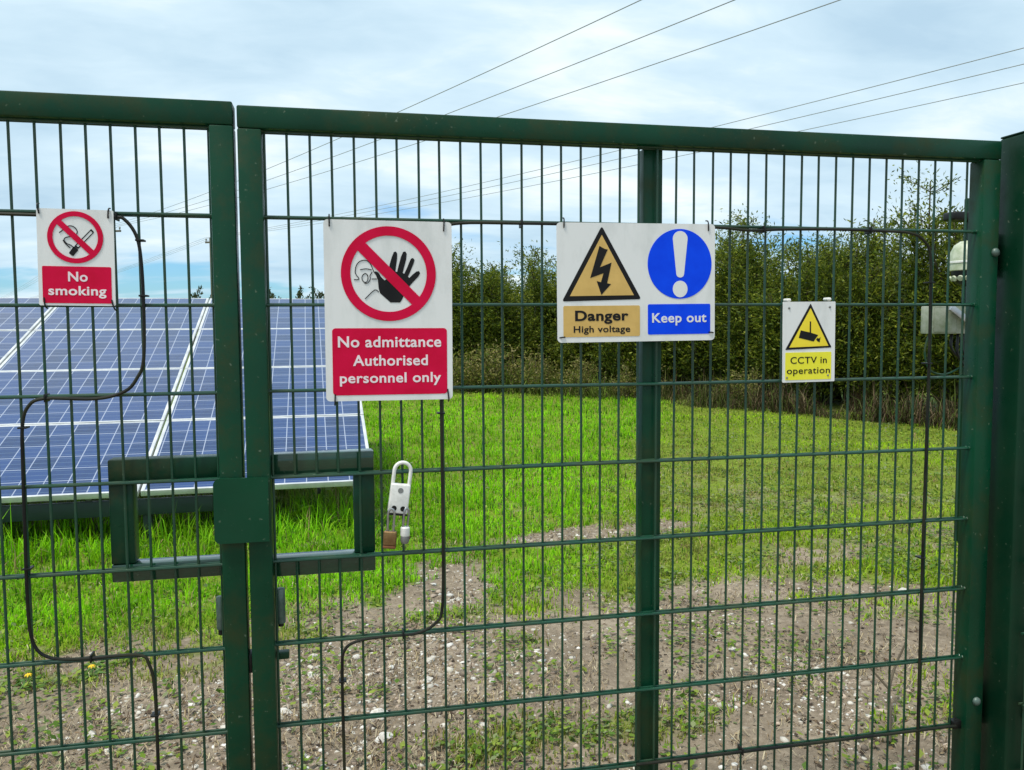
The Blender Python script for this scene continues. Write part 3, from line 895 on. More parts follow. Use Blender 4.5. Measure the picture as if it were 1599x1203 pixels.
# ------------------------------------------------------------------ detection cables tied to the mesh
def cable(name, label, runs, r, ties):
    o = None
    mb = MB()
    for xz in runs:
        mb.tube(smooth_path([(x, -0.0152, z) for x, z in xz], 5), r, 8)
    o = mb.build(name, MAT['cable'])
    tag(o, label, 'cable')
    for x, z, vert in ties:
        if vert:
            t = MB().box(x - 0.009, x + 0.009, -0.0206, 0.004, z - 0.002, z + 0.002, 0.0008)
        else:
            t = MB().box(x - 0.002, x + 0.002, -0.0206, 0.010, z - 0.009, z + 0.009, 0.0008)
        t.build('cable_tie', MAT['black'], o)
    return o


cable('detection_cable', 'black cable looping down the mesh below and beside the no smoking sign',
      [[(-1.9, 1.796), (-1.2, 1.799), (-0.533, 1.7935), (-0.40, 1.792), (-0.317, 1.792), (-0.294, 1.786), (-0.272, 1.752), (-0.264, 1.70), (-0.262, 1.60), (-0.266, 1.48), (-0.281, 1.438), (-0.308, 1.408), (-0.368, 1.393), (-0.472, 1.396), (-0.505, 1.379), (-0.518, 1.337), (-0.521, 1.25), (-0.5225, 1.146), (-0.5245, 0.945), (-0.518, 0.857), (-0.489, 0.818), (-0.42, 0.807), (-0.303, 0.806), (-0.278, 0.780), (-0.268, 0.715), (-0.267, 0.55), (-0.267, 0.2)]],
      0.0038, [(-0.265, 1.742, True), (-0.262, 1.62, True), (-0.518, 1.333, True), (-0.312, 1.794, False), (-0.47, 1.397, False), (-0.522, 1.02, True), (-0.27, 0.66, True), (-0.40, 0.806, False)])
cable('detection_cable', 'black cable tied along the top wire of the wide gate leaf and down both ends',
      [[(0.1535, 0.15), (0.1535, 0.489), (0.153, 0.721), (0.160, 0.776), (0.193, 0.796), (0.26, 0.8015), (0.332, 0.803), (0.379, 0.825), (0.397, 0.876), (0.3995, 1.1), (0.399, 1.364), (0.40, 1.70), (0.415, 1.775), (0.45, 1.7935), (0.6, 1.796), (0.699, 1.7965), (0.9, 1.797), (1.104, 1.796), (1.20, 1.790), (1.30, 1.7945), (1.45, 1.797), (1.60, 1.795), (1.672, 1.791), (1.712, 1.772), (1.734, 1.730), (1.7375, 1.60), (1.7385, 1.383), (1.7365, 1.028), (1.736, 0.756), (1.737, 0.2)],
       [(0.9, 0.4045), (1.0, 0.4045), (1.3, 0.4055), (1.6, 0.4045), (1.86, 0.405)]],
      0.0038, [(0.399, 1.34, True), (0.154, 0.70, True), (1.738, 1.66, True), (1.738, 1.44, True), (1.735, 0.90, True), (1.24, 1.794, False), (1.55, 1.797, False), (0.60, 1.796, False), (0.30, 0.802, False), (1.2, 0.405, False)])

# ------------------------------------------------------------------ padlocks
lo = thing('lockout_padlock', (0.296, -0.030, 1.155), 'large off white lockout padlock hooked on the mesh right of the lock guard', 'padlock')
lo.rotation_euler = (0, R(8), 0)
body = MB(); body.box(-0.0235, 0.0235, -0.010, 0.010, -0.050, 0.021, 0.004, 3)
body.build('body', MAT['lock_white'], lo)
sh = [(-0.0195, 0, 0.015)] + [(-0.0195, 0.0, 0.05)] + [(0.0195 * -math.cos(math.pi * k / 12), 0.0, 0.052 + 0.020 * math.sin(math.pi * k / 12)) for k in range(13)] + [(0.0195, 0, 0.05), (0.0195, 0, 0.015)]
q = [(-0.0195, 0.0, 0.018), (-0.0195, 0.004, 0.035)]
MB().tube(sh, 0.0045, 10).build('shackle', MAT['lock_white'], lo)
MB().box(-0.0235, 0.0235, -0.0095, 0.0095, -0.0545, -0.0502, 0.0015).build('base_plate', MAT['black'], lo)
for x in (-0.010, 0.011):
    MB().lathe([(0.0062, 0), (0.0062, 0.0006), (0, 0.0007)], (x, -0.0101, -0.037), 16, axis=(0, -1, 0)).build('hasp_hole', MAT['black'], lo)
MB().lathe([(0.0065, 0), (0.0065, 0.0005), (0, 0.0006)], (0.0005, -0.0101, 0.006), 20, axis=(0, -1, 0)).build('raised_emblem', MAT['galv'], lo)


def small_lock(name, loc, label, shackle_pts, rot):
    o = thing(name, loc, label, 'padlock')
    o.rotation_euler = rot
    MB().tube(smooth_path(shackle_pts, 5), 0.0028, 8).build('shackle', MAT['steel'], o)
    return o


bl = small_lock('brass_padlock', (0.2715, -0.034, 1.060), 'brown brass padlock hanging lowest left from the lockout padlock',
                [(-0.0065, 0, -0.004), (-0.0065, -0.003, 0.020), (-0.006, -0.006, 0.050), (0.001, -0.006, 0.059), (0.008, -0.006, 0.050), (0.0075, -0.003, 0.020), (0.0075, 0, -0.004)], (0, R(4), R(-12)))
MB().box(-0.0155, 0.0155, -0.008, 0.008, -0.030, 0.004, 0.003, 3).build('body', MAT['brass'], bl)
MB().box(-0.0150, 0.0150, -0.0078, 0.0078, -0.0375, -0.0302, 0.002).build('rusty_base', MAT['rust'], bl)
sl = small_lock('steel_padlock', (0.3065, -0.034, 1.062), 'white banded dark padlock hanging right of the brass padlock',
                [(-0.006, 0, 0.006), (-0.006, -0.003, 0.025), (-0.005, -0.006, 0.048), (0.0, -0.006, 0.056), (0.006, -0.006, 0.048), (0.006, -0.003, 0.025), (0.006, 0, 0.006)], (0, R(2), R(20)))
MB().lathe([(0.0, -0.031), (0.007, -0.030), (0.0105, -0.024), (0.0105, -0.0115)], (0, 0, 0), 20).build('body', MAT['galv'], sl)
MB().lathe([(0.0107, -0.0114), (0.0112, -0.010), (0.0112, 0.008), (0.009, 0.0105), (0.0, 0.011)], (0, 0, 0), 20).build('white_band', MAT['lock_white'], sl)
MB().lathe([(0.0045, -0.0), (0.0045, 0.002), (0, 0.0022)], (0.0100, 0.0, -0.017), 12, axis=(1, 0, 0)).build('key_cover', MAT['brass'], sl)

# ------------------------------------------------------------------ solar array
AZ, TILT = R(-1.6657), R(18.147)
sa = thing('solar_array', (0.4239, 4.3408, 0.0), 'long tilted table of blue solar panels on low legs beyond the gate', 'solar panels')
sa.rotation_euler = (0, 0, -AZ)      # its row runs to the left (-x)
MW, MH, GAP = 1.67, 1.2347, 0.018
fm = MB()
fw = 0.026
fm.box(0.0, fw, 0, MH - GAP * .4, -0.04, 0.003, 0.002)
fm.box(MW - GAP - fw, MW - GAP, 0, MH - GAP * .4, -0.04, 0.003, 0.002)
fm.box(fw + .0003, MW - GAP - fw - .0003, 0, 0.018, -0.04, 0.0025, 0.002)
fm.box(fw + .0003, MW - GAP - fw - .0003, MH - GAP * .4 - 0.018, MH - GAP * .4, -0.04, 0.0025, 0.002)
gl = MB().box(fw - .004, MW - GAP - fw + .004, 0.014, MH - GAP * .4 - 0.014, -0.010, 0.0, 0)
COLS = 5
up = Matrix.Rotation(TILT, 4, 'X')
pm = None
for i in range(COLS):
    for j in range(4):
        base = Vector((-(i + 1) * MW + GAP / 2 + random.uniform(-.003, .003), math.cos(TILT) * MH * j, 0.3891 + math.sin(TILT) * MH * j))
        if pm is None:
            pm = gl.build('solar_module', MAT['glass'], sa)
            pf = fm.build('module_frame', MAT['frame_alu'], pm)
            o = pm
        else:
            o = pm.copy(); COL.objects.link(o); o.parent = sa
            c2 = pf.copy(); COL.objects.link(c2); c2.parent = o
        o.location = base
        o.rotation_euler = (TILT + R(random.uniform(-.12, .12)), R(random.uniform(-.1, .1)), 0)
# rails up the slope, purlins along the row, legs
for i in range(COLS + 1):
    for off in (0.35,):
        x = -i * MW - off if i < COLS else -COLS * MW + 0.3
        mb = MB().box(x - 0.02, x + 0.02, 0.05, 4 * MH - 0.1, -0.095, -0.045, 0.002)
        o = mb.build('rafter', MAT['galv'], sa, (0, 0, 0.3891), rot=(TILT, 0, 0))
mb = MB().box(-COLS * MW + .1, -1.18, 0.06, 0.10, 0.205, 0.318, 0.003)
mb.build('front_beam', MAT['dark_rail'], sa)
yb = 3.6
MB().box(-COLS * MW + .1, -0.1, yb, yb + 0.06, 0.3891 + math.tan(TILT) * yb - 0.24, 0.3891 + math.tan(TILT) * yb - 0.105, 0.003).build('rear_beam', MAT['galv'], sa)
for k in range(4):
    x = -1.64 - k * 2.1
    MB().box(x - 0.03, x + 0.03, 0.11, 0.17, -0.2, 0.30, 0.004).build('leg', MAT['dark_rail'], sa)
    x = -0.5 - k * 2.3
    MB().box(x - 0.035, x + 0.035, yb - 0.07, yb - 0.002, -0.2, 0.3891 + math.tan(TILT) * yb - 0.12, 0.004).build('leg', MAT['galv'], sa)
MB().box(-0.43, -0.405, 0.02, 0.05, 0.30, 0.345, 0.002).build('panel_clamp', MAT['black'], sa)

# ------------------------------------------------------------------ CCTV mast beyond the hinge post
cm = thing('camera_mast', (4.515, 3.05, 0), 'dark mast with white dome camera and grey junction box beyond the gate', 'camera mast')
MB().box(-0.045, 0.045, -0.045, 0.045, -0.2, 2.42, 0.006).build('pole', MAT['post'], cm)
d = MB()
d.lathe([(0.02, 0.20), (0.05, 0.195), (0.085, 0.17), (0.108, 0.12), (0.112, 0.06), (0.112, 0.0), (0.104, -0.005), (0.10, 0.05), (0.0, 0.055)], (-0.125, -0.10, 1.915), 28)
do = d.build('camera_housing', MAT['cam_white'], cm)
MB().lathe([(0.099, 0.03), (0.099, -0.02), (0.09, -0.055), (0.068, -0.085), (0.035, -0.102), (0.0, -0.106)], (-0.125, -0.10, 1.91), 28).build('camera_dome', MAT['black'], do)
MB().lathe([(0.1135, 0.062), (0.1165, 0.060), (0.1165, 0.048), (0.1135, 0.046)], (-0.125, -0.10, 1.915), 28).build('trim_ring', MAT['lock_white'], do)
lam = MB()
for k in range(9):
    a = R(150 + 28 * k)
    lam.lathe([(0.020, 0), (0.020, 0.012), (0.0, 0.016)], (-0.125 + 0.092 * math.cos(a), -0.10 + 0.092 * math.sin(a), 1.862), 10, axis=(math.cos(a), math.sin(a), -0.6))
lam.build('lens_ring', MAT['cam_white'], do)
MB().box(-0.10, -0.0455, -0.03, 0.03, 2.06, 2.11, 0.006).build('camera_arm', MAT['cam_white'], cm)
MB().box(-0.23, -0.046, -0.09, 0.03, 2.255, 2.315, 0.015, 3).build('floodlight', MAT['black'], cm)
jb = MB().box(-0.385, -0.07, -0.10, 0.02, 1.482, 1.672, 0.006).build('junction_box', MAT['box_grey'], cm)
MB().box(-0.375, -0.20, -0.1045, -0.1002, 1.492, 1.662, 0.004).build('box_lid', MAT['box_grey'], jb)
br = MB(); br.box(-0.14, 0.14, -0.011, 0.011, -0.022, 0.022, 0.004)
br.build('bracket_arm', MAT['steel'], jb, (-0.155, -0.128, 1.585), rot=(0, R(34), 0))
MB().box(-0.070, -0.0455, -0.05, 0.03, 1.50, 1.65, 0.003).build('box_mount', MAT['galv'], cm)
cb = MB()
for k, (dx, l) in enumerate(((-0.18, 0.16), (-0.13, 0.22), (-0.09, 0.19))):
    cb.tube(smooth_path([(dx, -0.04, 1.486), (dx - 0.02, -0.06, 1.486 - l * .6), (dx + 0.04, -0.05, 1.486 - l), (-0.05, -0.03, 1.30 - 0.05 * k)], 5), 0.010, 7)
cb.build('cable_tail', MAT['black'], cm)
cb = MB()
cb.tube(smooth_path([(-0.36, -0.04, 1.486), (-0.40, -0.05, 1.36), (-0.37, -0.06, 1.24), (-0.27, -0.06, 1.20), (-0.16, -0.04, 1.22), (-0.05, -0.02, 1.27)], 5), 0.007, 7)
cb.build('cable_loop', MAT['mossy'], cm)

# ------------------------------------------------------------------ power poles and lines
def power_pole(loc, label, h, arm_w, rz):
    o = thing('power_pole', loc, label, 'power pole', 'power poles beyond the panels', rz)
    MB().cyl((0, 0, -0.5), (0, 0, h), 0.11, 0.085, 12).build('pole', MAT['wood'], o)
    MB().box(-arm_w / 2, arm_w / 2, 0.12, 0.24, h - 0.42, h - 0.28, 0.01).build('cross_arm', MAT['wood'], o)
    for x in (-arm_w / 2 + 0.08, 0, arm_w / 2 - 0.08):
        MB().lathe([(0.03, -0.28), (0.03, -0.2), (0.07, -0.18), (0.05, -0.12), (0.075, -0.1), (0.04, -0.02), (0, 0)], (x, 0.18, h), 12).build('insulator', MAT['galv'], o)
    return o


P1 = Vector((-9.9, 71.4, 0)); P2 = Vector((-16.25, 66.5, 0))
power_pole(P1, 'distant wooden power pole with cross arm just left of the meeting stiles', 9.1, 1.25, R(-28))
power_pole(P2, 'distant wooden power pole just right of the no smoking sign', 9.35, 1.1, R(-20))


def power_line(a, thru, sag, ext, label, group, r=0.016, left=None):
    a, thru = Vector(a), Vector(thru)
    d = thru - a
    pts = []
    tmax = 1 + ext / d.length
    for k in range(41):
        t = tmax * k / 40
        z = -4 * sag * (t / tmax) * (1 - t / tmax) + 4 * sag * (1 / tmax) * (1 - 1 / tmax) * t
        p = a + d * t; p.z += z
        pts.append(p)
    if left is not None:
        l = Vector(left)
        pre = []
        for k in range(14):
            t = k / 14
            p = l + (a - l) * t; p.z -= 4 * 2.5 * t * (1 - t)
            pre.append(p)
        pts = pre + pts
    o = MB().tube(pts, r, 6).build('power_line', MAT['line'])
    return tag(o, label, 'power line', group)


for i, (off, th, nm) in enumerate((((-0.5), (6.57, 15.54, 8.5), 'top'), (0.0, (8.53, 15.16, 8.5), 'middle'), (0.5, (10.75, 14.73, 8.5), 'bottom'))):
    a = P2 + Vector((off * math.cos(R(-20)), off * math.sin(R(-20)), 9.35))
    power_line(a, th, 0.9, 22, f'{nm} line of the steep bundle of three power lines crossing over the no admittance sign', 'upper bundle of power lines', 0.012, left=a + Vector((-95, 215, 0)))
for i, (off, th, nm) in enumerate(((-0.55, (17.26, 16.43, 8.5), 'top'), (0.0, (18.31, 17.55, 8.5), 'middle'), (0.55, (19.71, 19.02, 8.5), 'bottom'))):
    a = P1 + Vector((off * math.cos(R(-28)), off * math.sin(R(-28)), 9.1))
    power_line(a, th, 0.9, 25, f'{nm} line of the shallow bundle of three power lines leaving over the top right corner', 'lower bundle of power lines', 0.012, left=a + Vector((-110, 220, 0)))


# ------------------------------------------------------------------ shrubs
def frames(d):
    d = d / np.linalg.norm(d, axis=1, keepdims=True)
    ref = np.where(np.abs(d[:, 2:3]) < 0.9, np.array([[0, 0, 1.0]]), np.array([[1.0, 0, 0]]))
    a = np.cross(d, ref); a /= np.linalg.norm(a, axis=1, keepdims=True)
    return d, a, np.cross(a, d)


def shrub_meshes(seed, h, rad, nstem, nbr, nleaf, leaf_len, leaf_w, cols, upright=0.75, low=0.06, leafy_lo=0.1):
    """multi-stemmed shrub: stems, side branches and a crown of narrow leaves set along them"""
    r = np.random.default_rng(seed)
    st = MB()
    segs = []
    for s in range(nstem):
        a = r.uniform(0, 2 * math.pi); rr = r.uniform(0, 0.25) * rad
        p = np.array([rr * math.cos(a), rr * math.sin(a), -0.05])
        lean = r.uniform(0.1, 1.0) * rad * 0.95
        H = h * (r.uniform(0.95, 1.12) if s % 5 == 0 else r.uniform(0.5, 0.92)) * (1 - 0.22 * (lean / rad) ** 2)
        top = np.array([p[0] + lean * math.cos(a + r.normal(0, .3)), p[1] + lean * math.sin(a + r.normal(0, .3)), H])
        pts = []
        for k in range(7):
            t = k / 6
            q = p * (1 - t) + top * t
            bulge = math.sin(t * math.pi) * 0.12
            q = q + np.array([math.cos(a) * bulge * rad, math.sin(a) * bulge * rad, 0]) + r.normal(0, 0.035, 3) * (0 < k)
            pts.append(q)
        st.tube([tuple(q) for q in pts], [0.022 * (1 - 0.8 * k / 6) * h / 3 + 0.003 for k in range(7)], 5, caps=False)
        for k in range(6):
            if k >= 1: segs.append((pts[k], pts[k + 1], 1.0))
        for b in range(nbr):
            t = r.uniform(leafy_lo + 0.05, 0.97)
            k = min(int(t * 6), 5); f_ = t * 6 - k
            q0 = pts[k] * (1 - f_) + pts[k + 1] * f_
            aa = a + r.normal(0, 1.1)
            L = rad * r.uniform(0.25, 0.65) * (1.15 - 0.5 * t)
            d = np.array([math.cos(aa), math.sin(aa), upright * r.uniform(0.4, 1.6)]); d /= np.linalg.norm(d)
            q1 = q0 + d * L * 0.5 + np.array([0, 0, 0.02]); q2 = q0 + d * L + np.array([0, 0, 0.10 * L])
            q2[2] = max(q2[2], low)
            st.tube([tuple(q0), tuple(q1), tuple(q2)], [0.007 * h / 3, 0.005 * h / 3, 0.0025], 4, caps=False)
            segs.append((q0, q1, 1.6)); segs.append((q1, q2, 2.4))
    A = np.array([s_[0] for s_ in segs]); B = np.array([s_[1] for s_ in segs])
    wt = np.array([s_[2] for s_ in segs]) * np.linalg.norm(B - A, axis=1); wt /= wt.sum()
    k = r.choice(len(segs), nleaf, p=wt)
    t = r.random((nleaf, 1))
    sg = np.where(r.random((nleaf, 1)) < 0.45, 0.03, 0.15)
    P = A[k] * (1 - t) + B[k] * t + r.normal(0, 1, (nleaf, 3)) * sg * np.array([1, 1, 0.8])
    ax = B[k] - A[k]; ax /= np.linalg.norm(ax, axis=1, keepdims=True)
    D = ax * 0.8 + r.normal(0, 0.75, (nleaf, 3)) + np.array([0, 0, 0.15])
    if h > 2:
        zz = P[:, 2] / h
        kp = r.random(nleaf) < 0.75 + 0.25 * sstep(0.12, 0.42, zz)
        P, D = P[kp], D[kp]; nleaf = len(P)
    D, U, W_ = frames(D)
    tw = r.uniform(0, math.pi, (nleaf, 1)); U = U * np.cos(tw) + W_ * np.sin(tw)
    L = leaf_len * r.uniform(0.6, 1.3, (nleaf, 1)); Wd = leaf_w * r.uniform(0.7, 1.3, (nleaf, 1))
    V = np.stack([P, P + D * L * 0.5 + U * Wd * 0.5, P + D * L, P + D * L * 0.5 - U * Wd * 0.5], 1)
    V[:, :, 2] = np.maximum(V[:, :, 2], 0.0)
    F = np.arange(nleaf * 4).reshape(-1, 4)
    c = np.array(cols)
    ci = r.integers(0, len(c), nleaf); mixf = r.random((nleaf, 1))
    colr = c[ci] * mixf + c[r.integers(0, len(c), nleaf)] * (1 - mixf)
    colr = np.repeat(colr * r.uniform(0.75, 1.25, (nleaf, 1)), 4, axis=0)
    lm = np_mesh('crown', V.reshape(-1, 3), F, None, colr)
    lm.materials.append(MAT['leaf'])
    bmesh.ops.recalc_face_normals(st.bm, faces=st.bm.faces)
    sm = bpy.data.meshes.new('stems'); st.bm.to_mesh(sm); st.bm.free()
    sm.materials.append(MAT['stem'])
    return lm, sm


def place_shrub(name, ms, loc, rz, sc, label, cat, group, lean=(0, 0)):
    o = thing(name, loc, label, cat, group, rz)
    o.scale = sc; o.rotation_euler = (lean[0], lean[1], rz)
    link('crown', ms[0], None, o)
    link('stems', ms[1], None, o)
    return o


WIL = [(0.15, 0.20, 0.018), (0.08, 0.125, 0.015), (0.27, 0.30, 0.032), (0.04, 0.07, 0.012)]
variants = [shrub_meshes(100 + k, 3.30, 1.2, 21, 18, 60000, 0.082, 0.025, WIL, 0.9, leafy_lo=0.06) for k in range(3)]
airy = [shrub_meshes(120 + k, 3.70, 1.2, 18, 17, 50000, 0.078, 0.022, WIL, 0.9, leafy_lo=0.05) for k in range(2)]
GH = 'willow shrubs of the hedge beyond the lawn'
hedge = [   # x, y, variant, scale, label
    (2.30, 19.6, 0, 1.02, 'hedge shrub at the far end of the hedge, behind the no admittance sign'),
    (3.45, 19.0, 1, 1.02, 'hedge shrub showing just right of the no admittance sign'),
    (4.60, 18.4, 2, 1.00, 'hedge shrub midway between the no admittance and danger signs'),
    (5.65, 17.7, 0, 0.96, 'hedge shrub just left of the danger triangle'),
    (6.55, 16.6, 1, 1.00, 'hedge shrub behind the danger triangle'),
    (7.25, 15.4, 2, 1.02, 'hedge shrub behind the blue Keep out disc'),
    (7.95, 14.3, 0, 1.06, 'hedge shrub just right of the Keep out panel'),
    (8.60, 13.2, 'a0', 0.98, 'thin topped hedge shrub above the left of the CCTV sign'),
    (9.10, 12.2, 2, 0.97, 'hedge shrub right of the CCTV sign'),
    (9.75, 11.2, 'a1', 0.93, 'open airy hedge shrub left of the junction box'),
    (10.3, 10.0, 'a0', 1.04, 'tall airy hedge shrub behind the dome camera'),
    (10.9, 8.7, 1, 0.98, 'tallest hedge shrub beside the hinge stile'),
    (11.5, 7.3, 'a1', 1.05, 'last hedge shrub hidden mostly by the gate post'),
    (8.6, 15.2, 1, 1.0, 'back row hedge shrub seen over the Keep out disc'),
    (10.1, 12.6, 0, 1.02, 'back row hedge shrub seen over the CCTV sign'),
    (6.9, 18.6, 2, 1.0, 'back row hedge shrub seen left of the danger sign'),
    (11.6, 10.3, 2, 1.1, 'back row hedge shrub behind the airy tall one'),
    (4.9, 20.3, 0, 1.0, 'back row hedge shrub seen beyond the gap between the big signs'),
]
for i, (x, y, v, s, lab) in enumerate(hedge):
    ms = airy[int(v[1])] if isinstance(v, str) else variants[v]
    place_shrub('hedge_shrub', ms, (x + 0.40, y + 0.60, -0.03), i * 2.3, (s * 1.25, s * 1.25, s), lab, 'shrub', GH)

BR = [(0.17, 0.20, 0.03), (0.27, 0.24, 0.07), (0.10, 0.15, 0.02), (0.34, 0.29, 0.13)]
weed = [shrub_meshes(140 + k, 0.95, 0.55, 16, 8, 2600, 0.075, 0.03, BR, 0.9) for k in range(2)]
for i, (x, y, s, lab) in enumerate((
        (3.35, 17.9, 1.0, 'straw tipped weed clump at the hedge foot beside the no admittance sign'),
        (4.15, 17.55, 1.1, 'tallest straw tipped weed clump between the two large signs'),
        (4.95, 17.2, 0.95, 'bramble clump left below the danger sign'),
        (5.75, 16.4, 0.8, 'low weed clump under the danger sign'),
        (6.55, 15.2, 0.75, 'low weed clump just left of the middle bar'),
        (7.9, 12.9, 0.7, 'yellowish weed clump at the hedge foot left of the CCTV sign'))):
    place_shrub('weed_clump', weed[i % 2], (x - 0.15, y - 0.25, -0.02), i * 1.9, (s * 1.15, s * 1.15, s), lab, 'weeds', 'weed clumps along the hedge foot')

TR = [(0.07, 0.09, 0.035), (0.10, 0.11, 0.05), (0.05, 0.07, 0.03)]
far = shrub_meshes(150, 5.7, 2.4, 14, 9, 5200, 0.36, 0.16, TR, 0.9)
for i, (x, y, s, lab) in enumerate(((-4.6, 72, 0.93, 'small distant tree just right of the meeting stiles above the panels'),
                                    (-1.2, 70.5, 0.95, 'small distant tree beside the left edge of the no admittance sign'),
                                    (-9.6, 74, 0.93, 'small distant bush at the foot of the nearer power pole'))):
    place_shrub('distant_tree', far, (x, y, 0), i * 2.0, (s * 0.8, s * 0.8, s), lab, 'tree', 'small trees on the skyline')

# ------------------------------------------------------------------ dry undergrowth along the hedge foot
HP = np.array([(2.0, 19.0), (4.6, 17.7), (6.4, 15.6), (7.5, 13.6), (8.5, 11.9), (9.4, 10.1), (10.2, 8.3), (10.9, 6.6)])


def along(n, spread, r):
    seg = np.linalg.norm(np.diff(HP, axis=0), axis=1); cum = np.concatenate([[0], np.cumsum(seg)])
    s = r.uniform(0, cum[-1], n)
    k = np.clip(np.searchsorted(cum, s) - 1, 0, len(seg) - 1)
    t = ((s - cum[k]) / seg[k])[:, None]
    d = (HP[k + 1] - HP[k]) / seg[k][:, None]
    nrm = np.stack([d[:, 1], -d[:, 0]], 1)      # towards the camera's right
    off = r.uniform(-spread[0], spread[1], (n, 1))
    return HP[k] * (1 - t) + HP[k + 1] * t - nrm * off


def blades(P, ang, lean, L, Wd, cols, tipz=None, segs=2):
    """curved grass blades: P base points (n,3)"""
    n = len(P)
    side = np.stack([-np.sin(ang), np.cos(ang), np.zeros(n)], 1)
    fw = np.stack([np.cos(ang), np.sin(ang), np.zeros(n)], 1)
    L = L[:, None]; Wd = Wd[:, None]; lean = lean[:, None]
    up = np.array([[0, 0, 1.0]])
    m1 = P + up * L * 0.55 * np.cos(lean * .6) + fw * L * 0.55 * np.sin(lean * .6)
    tip = m1 + up * L * 0.45 * np.cos(lean * 1.7) + fw * L * 0.45 * np.sin(lean * 1.7)
    V = np.stack([P - side * Wd / 2, P + side * Wd / 2, m1 + side * Wd * .42, m1 - side * Wd * .42, tip], 1)
    base = np.arange(n)[:, None] * 5
    F4 = base + np.array([[0, 1, 2, 3]])
    F3 = base + np.array([[3, 2, 4]])
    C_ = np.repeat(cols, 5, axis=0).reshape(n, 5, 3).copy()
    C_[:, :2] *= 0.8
    return V.reshape(-1, 3), F4, F3, C_.reshape(-1, 3)


r = np.random.default_rng(3)
n = 20000
xy = along(n, (0.95, 0.6), r)
P = np.stack([xy[:, 0], xy[:, 1], height_at(xy[:, 0], xy[:, 1]) - 0.01], 1)
pal = np.array([(0.19, 0.13, 0.075), (0.09, 0.065, 0.035), (0.28, 0.21, 0.12), (0.10, 0.15, 0.03), (0.14, 0.085, 0.05), (0.16, 0.22, 0.04)])
cols = pal[r.integers(0, len(pal), n)] * r.uniform(0.2, 0.85, (n, 1))
grn = (1 - sstep(5.5, 8.0, xy[:, 0]))[:, None] * (r.random((n, 1)) < 0.7)
cols = cols * (1 - grn) + grn * np.array((0.15, 0.22, 0.03)) * r.uniform(0.4, 1.3, (n, 1))
hgt = 0.05 + 0.62 * sstep(0.35, 0.75, fbm(xy[:, 0], xy[:, 1], 0.8, 71))
V, F4, F3, C_ = blades(P, r.uniform(0, 6.28, n), np.abs(r.normal(0.8, 0.5, n)).clip(0, 1.6), hgt * r.uniform(0.4, 1.4, n), r.uniform(0.006, 0.016, n), cols)
tag(link('dry_undergrowth', np_mesh('dry_undergrowth', V, F4, F3, C_), MAT['straw']), kind='stuff')

# ------------------------------------------------------------------ turf
CX, CY = 0.154, -1.995


def wedge(n, d0, d1, r, a0=-46, a1=52):
    """points thinning with distance from the gate's front"""
    a = np.radians(r.uniform(a0, a1, n))
    d = np.exp(r.uniform(math.log(d0), math.log(d1), n))
    return CX + d * np.sin(a), CY + d * np.cos(a), d


def hedge_side(x, y):
    """True in front of the hedge"""
    out = np.ones(len(x), bool)
    for (ax, ay), (bx, by) in zip(HP[:-1], HP[1:]):
        inside = (y <= ay + 1e-6) & (y > by)
        lim = ax + (ay - y) / (ay - by) * (bx - ax)
        out &= ~(inside & (x > lim + 0.5))
    return out


r = np.random.default_rng(5)
n = 420000
x, y, d = wedge(n, 2.7, 30, r)
cvr = cover_at(x, y); lus = lush_at(x, y)
clump = fbm(x, y, 0.16, 81)
prob = np.clip(cvr * 1.15 - 0.12, 0, 1) * (0.35 + 1.1 * sstep(0.30, 0.62, clump))
under = (x < 0.30) & (y > 4.95) & (y < 9.1)
prob = np.where(under, prob * np.where(x < -1.0, 0.12, 0.5), prob)
keep = (r.random(n) < prob) & hedge_side(x, y) & (y > 0.35)
x, y, d, cvr, lus, clump = x[keep], y[keep], d[keep], cvr[keep], lus[keep], clump[keep]
n = len(x)
P = np.stack([x, y, height_at(x, y) - 0.006], 1)
long_ = lus * sstep(3.3, 4.3, y) * (1 - sstep(5.5, 8, y)) * (x < 0.4)
L = (0.022 + 0.030 * r.random(n) + 0.022 * clump) * (0.75 + 0.6 * lus) + long_ * r.uniform(0.0, 0.15, n) * (0.3 + 1.2 * sstep(.35, .65, clump))
L *= 1 + 0.25 * sstep(6, 20, d)
tuft = sstep(0.60, 0.74, fbm(x, y, 0.33, 85)) * (r.random(n) < 0.5)
L *= 1 + 1.1 * tuft
Wd = 0.0026 + 0.0021 * d ** 0.85 * 0.55
fresh = np.array((0.16, 0.50, 0.004)); fresh2 = np.array((0.30, 0.62, 0.008)); olive = np.array((0.33, 0.48, 0.014)); dry = np.array((0.40, 0.31, 0.14)); deep = np.array((0.05, 0.15, 0.012))
mixl = np.clip(lus + r.normal(0, .18, n), 0, 1)[:, None]
q = r.random((n, 1))
gcol = (fresh * q + fresh2 * (1 - q)) * mixl + (olive * q + (olive * 0.6 + fresh2 * 0.4) * (1 - q)) * (1 - mixl)
patch = sstep(0.46, 0.66, fbm(x, y, 1.7, 91))[:, None] * (1 - mixl) * 0.55
gcol = gcol * (1 - patch) + dry * 0.7 * patch

